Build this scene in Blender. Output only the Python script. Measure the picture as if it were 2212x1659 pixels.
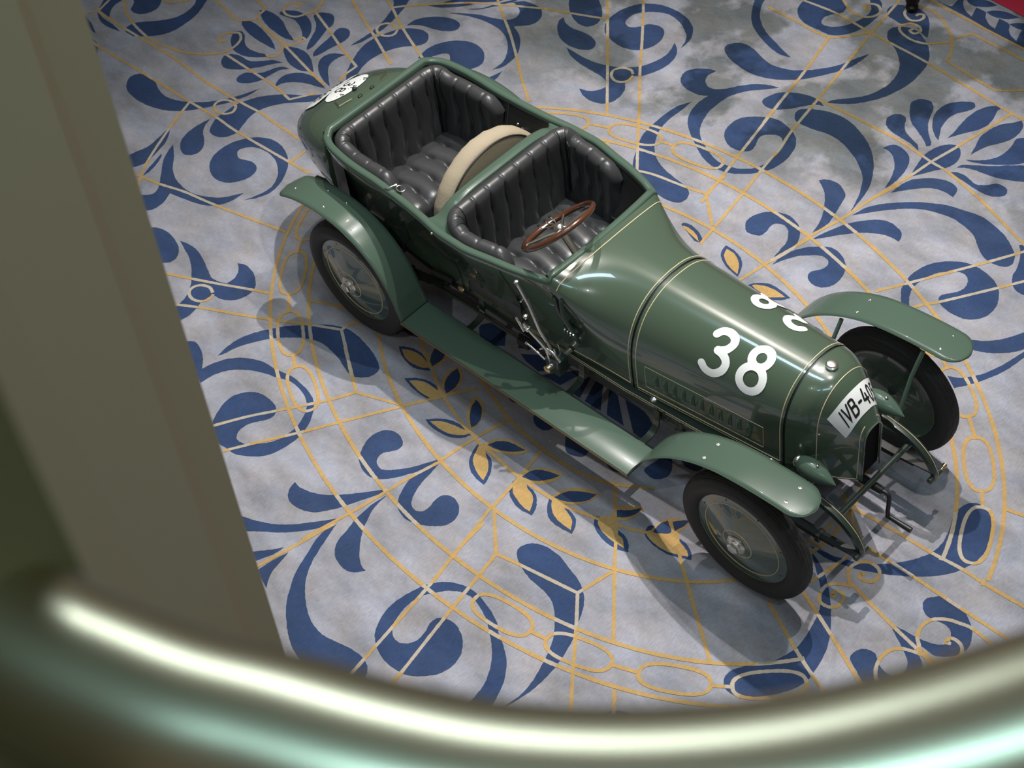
import bpy, bmesh, math, random
from mathutils import Vector, Matrix
from math import sin, cos, pi, sqrt, radians

random.seed(7)
for o in list(bpy.data.objects):
    bpy.data.objects.remove(o)
S = bpy.context.scene
COL = S.collection

# ------------------------------------------------------------------ camera
cam_d = bpy.data.cameras.new('camera')
cam = bpy.data.objects.new('camera', cam_d)
COL.objects.link(cam)
cam.location = (6.6133, -4.8883, 8.1255)
cam.rotation_euler = (0.7105, 0.1088, 0.7695)
cam_d.sensor_width = 36.0
cam_d.sensor_fit = 'HORIZONTAL'
cam_d.lens = 3769.18 / 2212 * 36.0
cam_d.clip_start = 0.05
cam_d.dof.use_dof = True
cam_d.dof.focus_distance = 9.6
cam_d.dof.aperture_fstop = 5.0
S.camera = cam

# ------------------------------------------------------------------ world
W = bpy.data.worlds.new('hall')
S.world = W
W.use_nodes = True
bg = W.node_tree.nodes['Background']
bg.inputs[0].default_value = (0.45, 0.385, 0.30, 1)
bg.inputs[1].default_value = 0.26

S.view_settings.view_transform = 'Standard'
S.view_settings.look = 'None'
S.view_settings.gamma = 1.0
S.view_settings.use_curve_mapping = False
S.view_settings.exposure = 0.0

def aim(o, target):
    d = Vector(target) - o.location
    o.rotation_euler = d.to_track_quat('-Z', 'Y').to_euler()

def lamp(name, kind, loc, target, energy, color, **kw):
    d = bpy.data.lights.new(name, kind)
    d.energy = energy
    d.color = color
    for k, v in kw.items():
        setattr(d, k, v)
    o = bpy.data.objects.new(name, d)
    COL.objects.link(o)
    o.location = loc
    aim(o, target)
    return o

# spotlights hung from the hall's ceiling
lamp('ceiling_spot', 'SPOT', (3.4, 1.7, 10.0), (1.5, 0, 0), 1500, (1, .95, .88), shadow_soft_size=.06, spot_size=radians(56), spot_blend=1.0)
lamp('ceiling_spot', 'SPOT', (0.8, 2.7, 10.0), (1.5, 0, 0), 3300, (1, .96, .92), shadow_soft_size=.06, spot_size=radians(56), spot_blend=1.0)
lamp('ceiling_spot', 'SPOT', (-1.7, 2.9, 10.0), (1.8, 0, 0), 1100, (1, .93, .85), shadow_soft_size=.06, spot_size=radians(60), spot_blend=1.0)
lamp('ceiling_spot', 'SPOT', (3.5, -6.5, 10.5), (1.5, -1.5, 0), 420, (.95, .98, 1), shadow_soft_size=.08, spot_size=radians(80), spot_blend=.6)
lamp('ceiling_spot', 'SPOT', (8.4, -1.8, 10.0), (3.2, 0, .6), 420, (.95, .97, 1), shadow_soft_size=.08, spot_size=radians(50), spot_blend=1.0)
# long skylights in the ceiling
sk = lamp('skylight', 'AREA', (0.3, -0.9, 12.0), (0.3, -0.9, 0), 330, (.70, .89, 1), shape='RECTANGLE', size=5.5, size_y=1.15)
sk.rotation_euler = (0, 0, 0)
sk = lamp('skylight', 'AREA', (8.0, -5.8, 12.0), (8, -5.8, 0), 260, (.45, .83, 1), shape='RECTANGLE', size=7.0, size_y=1.2)
sk.rotation_euler = (0, 0, radians(40))

# ------------------------------------------------------------------ materials
def mat(name, col, rough=.5, metal=0., coat=0., bump=None, spec=None, coat_rough=.03):
    m = bpy.data.materials.new(name)
    m.use_nodes = True
    b = m.node_tree.nodes['Principled BSDF']
    b.inputs['Base Color'].default_value = (*col, 1)
    b.inputs['Roughness'].default_value = rough
    b.inputs['Metallic'].default_value = metal
    b.inputs['Coat Weight'].default_value = coat
    b.inputs['Coat Roughness'].default_value = coat_rough
    if spec is not None:
        b.inputs['Specular IOR Level'].default_value = spec
    nt = m.node_tree
    tc = nt.nodes.new('ShaderNodeTexCoord')
    nz = nt.nodes.new('ShaderNodeTexNoise')
    sc, st, dist = bump if bump else (60, .02, .001)
    nz.inputs['Scale'].default_value = sc
    nz.inputs['Detail'].default_value = 3
    nt.links.new(tc.outputs['Object'], nz.inputs['Vector'])
    bp = nt.nodes.new('ShaderNodeBump')
    bp.inputs['Strength'].default_value = st
    bp.inputs['Distance'].default_value = dist
    nt.links.new(nz.outputs[0], bp.inputs['Height'])
    nt.links.new(bp.outputs[0], b.inputs['Normal'])
    return m

GREEN = mat('green_coachwork', (.058, .090, .060), .24, 0, 1.0, bump=(9, .006, .01))
GREEN2 = mat('green_mudguard', (.064, .100, .074), .26, 0, .18, bump=(9, .008, .01), spec=.16)
CHASSIS = mat('dark_green_chassis', (.014, .026, .02), .35, 0, .7)
BLACK = mat('black_iron', (.012, .013, .013), .45)
PIT = mat('dark_interior', (.006, .006, .007), .8, spec=.1)
LEATHER = mat('dark_leather', (.040, .040, .042), .34, 0, 0, bump=(220, .12, .0006))
LEATHER2 = mat('dark_leather_panel', (.026, .025, .024), .5, 0, 0, bump=(220, .12, .0006))
CREAM = mat('cream_pinstripe', (.62, .52, .33), .4)
WHITE = mat('white_paint', (.86, .87, .86), .35, 0, .5)
INK = mat('black_lettering', (.012, .012, .012), .4)
CHROME = mat('nickel', (.78, .76, .72), .27, 1.0)
BRASSK = mat('brass_knob', (.62, .50, .30), .3, 1.0)
RUBBER = mat('black_rubber', (.020, .019, .018), .62, bump=(90, .1, .002))
WOODW = mat('varnished_wood', (.075, .025, .012), .25, 0, 1.0)
CANVAS = mat('beige_canvas', (.33, .275, .195), .85, bump=(60, .35, .004))
EDGING = mat('worn_brass_edging', (.20, .145, .08), .4, .8)
STRAP = mat('black_piping', (.02, .018, .016), .5)
BRASS = mat('brass_handrail', (.60, .53, .37), .33, 1.0)
PLASTER = mat('beige_column', (.72, .585, .385), .75, bump=(14, .05, .01))
REDC = mat('red_carpet', (.33, .008, .03), .95, bump=(300, .3, .003))
IRON = mat('bronze_barrier', (.03, .025, .018), .4, .8)

# carpet: every dye shares the same blotches, so they run across the pattern
def carpet_mat(name, col, var, rough=.95):
    m = bpy.data.materials.new(name)
    m.use_nodes = True
    nt = m.node_tree
    N = nt.nodes
    Lk = nt.links
    b = N['Principled BSDF']
    b.inputs['Roughness'].default_value = rough
    b.inputs['Specular IOR Level'].default_value = .15
    geo = N.new('ShaderNodeNewGeometry')
    # soft mottling
    n1 = N.new('ShaderNodeTexNoise'); n1.inputs['Scale'].default_value = 2.2; n1.inputs['Detail'].default_value = 6; n1.inputs['Roughness'].default_value = .62
    mp = N.new('ShaderNodeMapping'); mp.inputs['Scale'].default_value = (1, 1.8, 1); mp.inputs['Rotation'].default_value = (0, 0, .75)
    Lk.new(geo.outputs['Position'], mp.inputs[0]); Lk.new(mp.outputs[0], n1.inputs['Vector'])
    r1 = N.new('ShaderNodeValToRGB')
    r1.color_ramp.elements[0].position = .33; r1.color_ramp.elements[1].position = .68
    r1.color_ramp.elements[0].color = (1 - var, 1 - var, 1 - var * 1.02, 1)
    r1.color_ramp.elements[1].color = (1 + var * .35, 1 + var * .35, 1 + var * .45, 1)
    Lk.new(n1.outputs[0], r1.inputs[0])
    # warm/cool drift
    n4 = N.new('ShaderNodeTexNoise'); n4.inputs['Scale'].default_value = 4.5; n4.inputs['Detail'].default_value = 3
    Lk.new(geo.outputs['Position'], n4.inputs['Vector'])
    r4 = N.new('ShaderNodeValToRGB')
    r4.color_ramp.elements[0].position = .35; r4.color_ramp.elements[1].position = .65
    r4.color_ramp.elements[0].color = (.97, .99, 1.04, 1); r4.color_ramp.elements[1].color = (1.05, 1.0, .955, 1)
    Lk.new(n4.outputs[0], r4.inputs[0])
    # dark grey-green clouds, noise masked to the far side of the carpet
    n2 = N.new('ShaderNodeTexNoise'); n2.inputs['Scale'].default_value = 1.2; n2.inputs['Detail'].default_value = 5; n2.inputs['Roughness'].default_value = .55
    Lk.new(geo.outputs['Position'], n2.inputs['Vector'])
    r2 = N.new('ShaderNodeValToRGB'); r2.color_ramp.elements[0].position = .465; r2.color_ramp.elements[1].position = .525
    Lk.new(n2.outputs[0], r2.inputs[0])
    sp = N.new('ShaderNodeSeparateXYZ'); Lk.new(geo.outputs['Position'], sp.inputs[0])
    my = N.new('ShaderNodeMapRange'); my.inputs['From Min'].default_value = 1.25; my.inputs['From Max'].default_value = 1.95
    tl = N.new('ShaderNodeMath'); tl.operation = 'MULTIPLY_ADD'; tl.inputs[1].default_value = -.35
    Lk.new(sp.outputs['X'], tl.inputs[0]); Lk.new(sp.outputs['Y'], tl.inputs[2])
    Lk.new(tl.outputs[0], my.inputs['Value'])
    mul = N.new('ShaderNodeMath'); mul.operation = 'MULTIPLY'
    my2 = N.new('ShaderNodeMapRange'); my2.inputs['From Min'].default_value = 1.4; my2.inputs['From Max'].default_value = 2.1
    Lk.new(sp.outputs['Y'], my2.inputs['Value'])
    mm = N.new('ShaderNodeMath'); mm.operation = 'MULTIPLY'
    Lk.new(my.outputs[0], mm.inputs[0]); Lk.new(my2.outputs[0], mm.inputs[1])
    Lk.new(r2.outputs[0], mul.inputs[0]); Lk.new(mm.outputs[0], mul.inputs[1])
    # pile grain
    n3 = N.new('ShaderNodeTexNoise'); n3.inputs['Scale'].default_value = 110; n3.inputs['Detail'].default_value = 2
    mp3 = N.new('ShaderNodeMapping'); mp3.inputs['Scale'].default_value = (1, .25, 1); mp3.inputs['Rotation'].default_value = (0, 0, -.5)
    Lk.new(geo.outputs['Position'], mp3.inputs[0]); Lk.new(mp3.outputs[0], n3.inputs['Vector'])
    r3 = N.new('ShaderNodeValToRGB'); r3.color_ramp.elements[0].position = .3; r3.color_ramp.elements[1].position = .7
    r3.color_ramp.elements[0].color = (.9, .9, .9, 1); r3.color_ramp.elements[1].color = (1.08, 1.08, 1.08, 1)
    Lk.new(n3.outputs[0], r3.inputs[0])
    def mulc(a, bsock, fac=1.0):
        x = N.new('ShaderNodeMix'); x.data_type = 'RGBA'; x.blend_type = 'MULTIPLY'
        x.inputs[0].default_value = fac
        if hasattr(a, 'is_output'):
            Lk.new(a, x.inputs[6])
        else:
            x.inputs[6].default_value = (*a, 1)
        Lk.new(bsock, x.inputs[7])
        return x.outputs[2]
    c = mulc(col, r1.outputs[0]); c = mulc(c, r4.outputs[0]); c = mulc(c, r3.outputs[0])
    dk = N.new('ShaderNodeMix'); dk.data_type = 'RGBA'; dk.blend_type = 'MULTIPLY'
    dk.inputs[7].default_value = (.47, .50, .46, 1)
    Lk.new(mul.outputs[0], dk.inputs[0]); Lk.new(c, dk.inputs[6])
    Lk.new(dk.outputs[2], b.inputs['Base Color'])
    bp = N.new('ShaderNodeBump'); bp.inputs['Strength'].default_value = .35; bp.inputs['Distance'].default_value = .004
    Lk.new(n3.outputs[0], bp.inputs['Height']); Lk.new(bp.outputs[0], b.inputs['Normal'])
    return m

C_GREY = carpet_mat('carpet_grey', (.315, .315, .345), .36)
C_BLUE = carpet_mat('carpet_blue', (.036, .062, .138), .26)
C_NAVY = carpet_mat('carpet_navy', (.050, .080, .19), .25)
C_GOLD = carpet_mat('carpet_gold', (.45, .295, .115), .20)
C_CREAM = carpet_mat('carpet_cream', (.42, .365, .29), .18)

# ------------------------------------------------------------------ mesh helpers
def link(name, verts, faces, m, parent=None, smooth=True, mi=None, ang=None):
    me = bpy.data.meshes.new(name)
    me.from_pydata([tuple(v) for v in verts], [], faces)
    for k in (m if isinstance(m, (list, tuple)) else [m]):
        me.materials.append(k)
    if smooth:
        me.polygons.foreach_set('use_smooth', [True] * len(me.polygons))
    if mi:
        me.polygons.foreach_set('material_index', mi)
    me.update()
    if smooth and ang:
        me.set_sharp_from_angle(angle=radians(ang))
    o = bpy.data.objects.new(name, me)
    COL.objects.link(o)
    if parent:
        adopt(o, parent)
    return o

def adopt(o, parent):
    o.parent = parent
    m = Matrix.Identity(4)
    p = parent
    while p:
        m = Matrix.Translation(p.location) @ m if p.parent is None else m
        p = p.parent
    r = parent
    while r.parent:
        r = r.parent
    if parent is r:
        o.matrix_parent_inverse = Matrix.Translation(-r.location)

def catmull(pts, n=8, closed=False):
    P = [Vector(p) for p in pts]
    out = []
    N = len(P)
    for i in range(N if closed else N - 1):
        if closed:
            a, b, c, d = P[i - 1], P[i], P[(i + 1) % N], P[(i + 2) % N]
        else:
            a = P[i - 1] if i else P[0] * 2 - P[1]
            b, c = P[i], P[i + 1]
            d = P[i + 2] if i + 2 < N else P[-1] * 2 - P[-2]
        for k in range(n):
            t = k / n
            out.append(.5 * (2 * b + (c - a) * t + (2 * a - 5 * b + 4 * c - d) * t * t + (3 * b - a - 3 * c + d) * t ** 3))
    if not closed:
        out.append(P[-1])
    return out

def frames(path):
    P = [Vector(p) for p in path]
    T = []
    for i in range(len(P)):
        a = P[max(i - 1, 0)]
        b = P[min(i + 1, len(P) - 1)]
        t = b - a
        T.append(t.normalized() if t.length > 1e-9 else Vector((1, 0, 0)))
    up = Vector((0, 0, 1))
    if abs(T[0].dot(up)) > .95:
        up = Vector((0, 1, 0))
    F = []
    n = (up - T[0] * up.dot(T[0])).normalized()
    for t in T:
        n = n - t * n.dot(t)
        n.normalize()
        F.append((t, n, t.cross(n)))
    return P, F

def tube_geo(path, r, seg=8, caps=True, ell=1.0):
    P, F = frames(path)
    V, Q = [], []
    for i, (p, (t, n, b)) in enumerate(zip(P, F)):
        rr = r[i] if isinstance(r, (list, tuple)) else r
        for k in range(seg):
            a = 2 * pi * k / seg
            V.append(p + n * (cos(a) * rr) + b * (sin(a) * rr * ell))
    for i in range(len(P) - 1):
        for k in range(seg):
            Q.append((i * seg + k, i * seg + (k + 1) % seg, (i + 1) * seg + (k + 1) % seg, (i + 1) * seg + k))
    if caps:
        Q.append(tuple(reversed(range(seg))))
        Q.append(tuple(range((len(P) - 1) * seg, len(P) * seg)))
    return V, Q

def join(*gs):
    V, Q = [], []
    for v, q in gs:
        o = len(V)
        V += list(v)
        Q += [tuple(i + o for i in f) for f in q]
    return V, Q

def tube(name, path, r, m, parent, seg=8, ell=1.0):
    return link(name, *tube_geo(path, r, seg, True, ell), m, parent, ang=50)

def lathe_geo(prof, c, ax, seg=32):
    ax = Vector(ax).normalized()
    u = ax.orthogonal().normalized()
    v = ax.cross(u)
    V, Q = [], []
    c = Vector(c)
    for d, r in prof:
        for k in range(seg):
            a = 2 * pi * k / seg
            V.append(c + ax * d + (u * cos(a) + v * sin(a)) * r)
    for i in range(len(prof) - 1):
        for k in range(seg):
            Q.append((i * seg + k, i * seg + (k + 1) % seg, (i + 1) * seg + (k + 1) % seg, (i + 1) * seg + k))
    if prof[0][1] > 1e-5:
        Q.append(tuple(reversed(range(seg))))
    if prof[-1][1] > 1e-5:
        Q.append(tuple(range((len(prof) - 1) * seg, len(prof) * seg)))
    return V, Q

def lathe(name, prof, c, ax, m, parent, seg=32, ang=40):
    return link(name, *lathe_geo(prof, c, ax, seg), m, parent, ang=ang)

def box_geo(c, s, rot=None, bev=0.0):
    bm = bmesh.new()
    bmesh.ops.create_cube(bm, size=1)
    for v in bm.verts:
        v.co = Vector((v.co.x * s[0], v.co.y * s[1], v.co.z * s[2]))
    if bev:
        bmesh.ops.bevel(bm, geom=bm.edges[:], offset=bev, segments=2, affect='EDGES', profile=.5)
    R = rot if rot else Matrix.Identity(3)
    bm.verts.index_update()
    V = [R @ v.co + Vector(c) for v in bm.verts]
    Q = [tuple(v.index for v in f.verts) for f in bm.faces]
    bm.free()
    return V, Q

def box(name, c, s, m, parent, rot=None, bev=0.004):
    return link(name, *box_geo(c, s, rot, bev), m, parent, ang=40)

def grid_geo(rows, wrap=False):
    n = len(rows[0])
    V = [v for r in rows for v in r]
    Q = []
    for i in range(len(rows) - 1):
        for k in range(n if wrap else n - 1):
            Q.append((i * n + k, i * n + (k + 1) % n, (i + 1) * n + (k + 1) % n, (i + 1) * n + k))
    return V, Q

def solid(o, t, off=-1):
    md = o.modifiers.new('thickness', 'SOLIDIFY')
    md.thickness = t
    md.offset = off
    return o

def lerp(a, b, t):
    return a + (b - a) * t

def interp(x, xs, ys):
    if x <= xs[0]:
        return ys[0]
    for i in range(len(xs) - 1):
        if x <= xs[i + 1]:
            return lerp(ys[i], ys[i + 1], (x - xs[i]) / (xs[i + 1] - xs[i]))
    return ys[-1]

def interp_s(x, xs, ys):
    # smooth (Catmull-Rom style Hermite) table lookup
    n = len(xs)
    if x <= xs[0]:
        return ys[0]
    if x >= xs[-1]:
        return ys[-1]
    for i in range(n - 1):
        if x <= xs[i + 1]:
            h = xs[i + 1] - xs[i]
            t = (x - xs[i]) / h
            m0 = (ys[i + 1] - ys[i - 1]) / (xs[i + 1] - xs[i - 1]) if i else (ys[1] - ys[0]) / h
            m1 = (ys[i + 2] - ys[i]) / (xs[i + 2] - xs[i]) if i + 2 < n else (ys[-1] - ys[-2]) / h
            return ((2 * t ** 3 - 3 * t * t + 1) * ys[i] + (t ** 3 - 2 * t * t + t) * h * m0
                    + (-2 * t ** 3 + 3 * t * t) * ys[i + 1] + (t ** 3 - t * t) * h * m1)

def tag(o, label, cat, group=None, kind=None):
    if label:
        o['label'] = label
    if cat:
        o['category'] = cat
    if group:
        o['group'] = group
    if kind:
        o['kind'] = kind
    return o

# ================================================================== FLOOR
floor = link('floor', [(-13, -9, 0), (13, -9, 0), (13, 13, 0), (-13, 13, 0)], [(0, 1, 2, 3)], C_GREY, None, smooth=False)
tag(floor, 'mottled grey hall carpet with blue scrolls and gold tracery', 'carpet', kind='structure')

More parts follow.
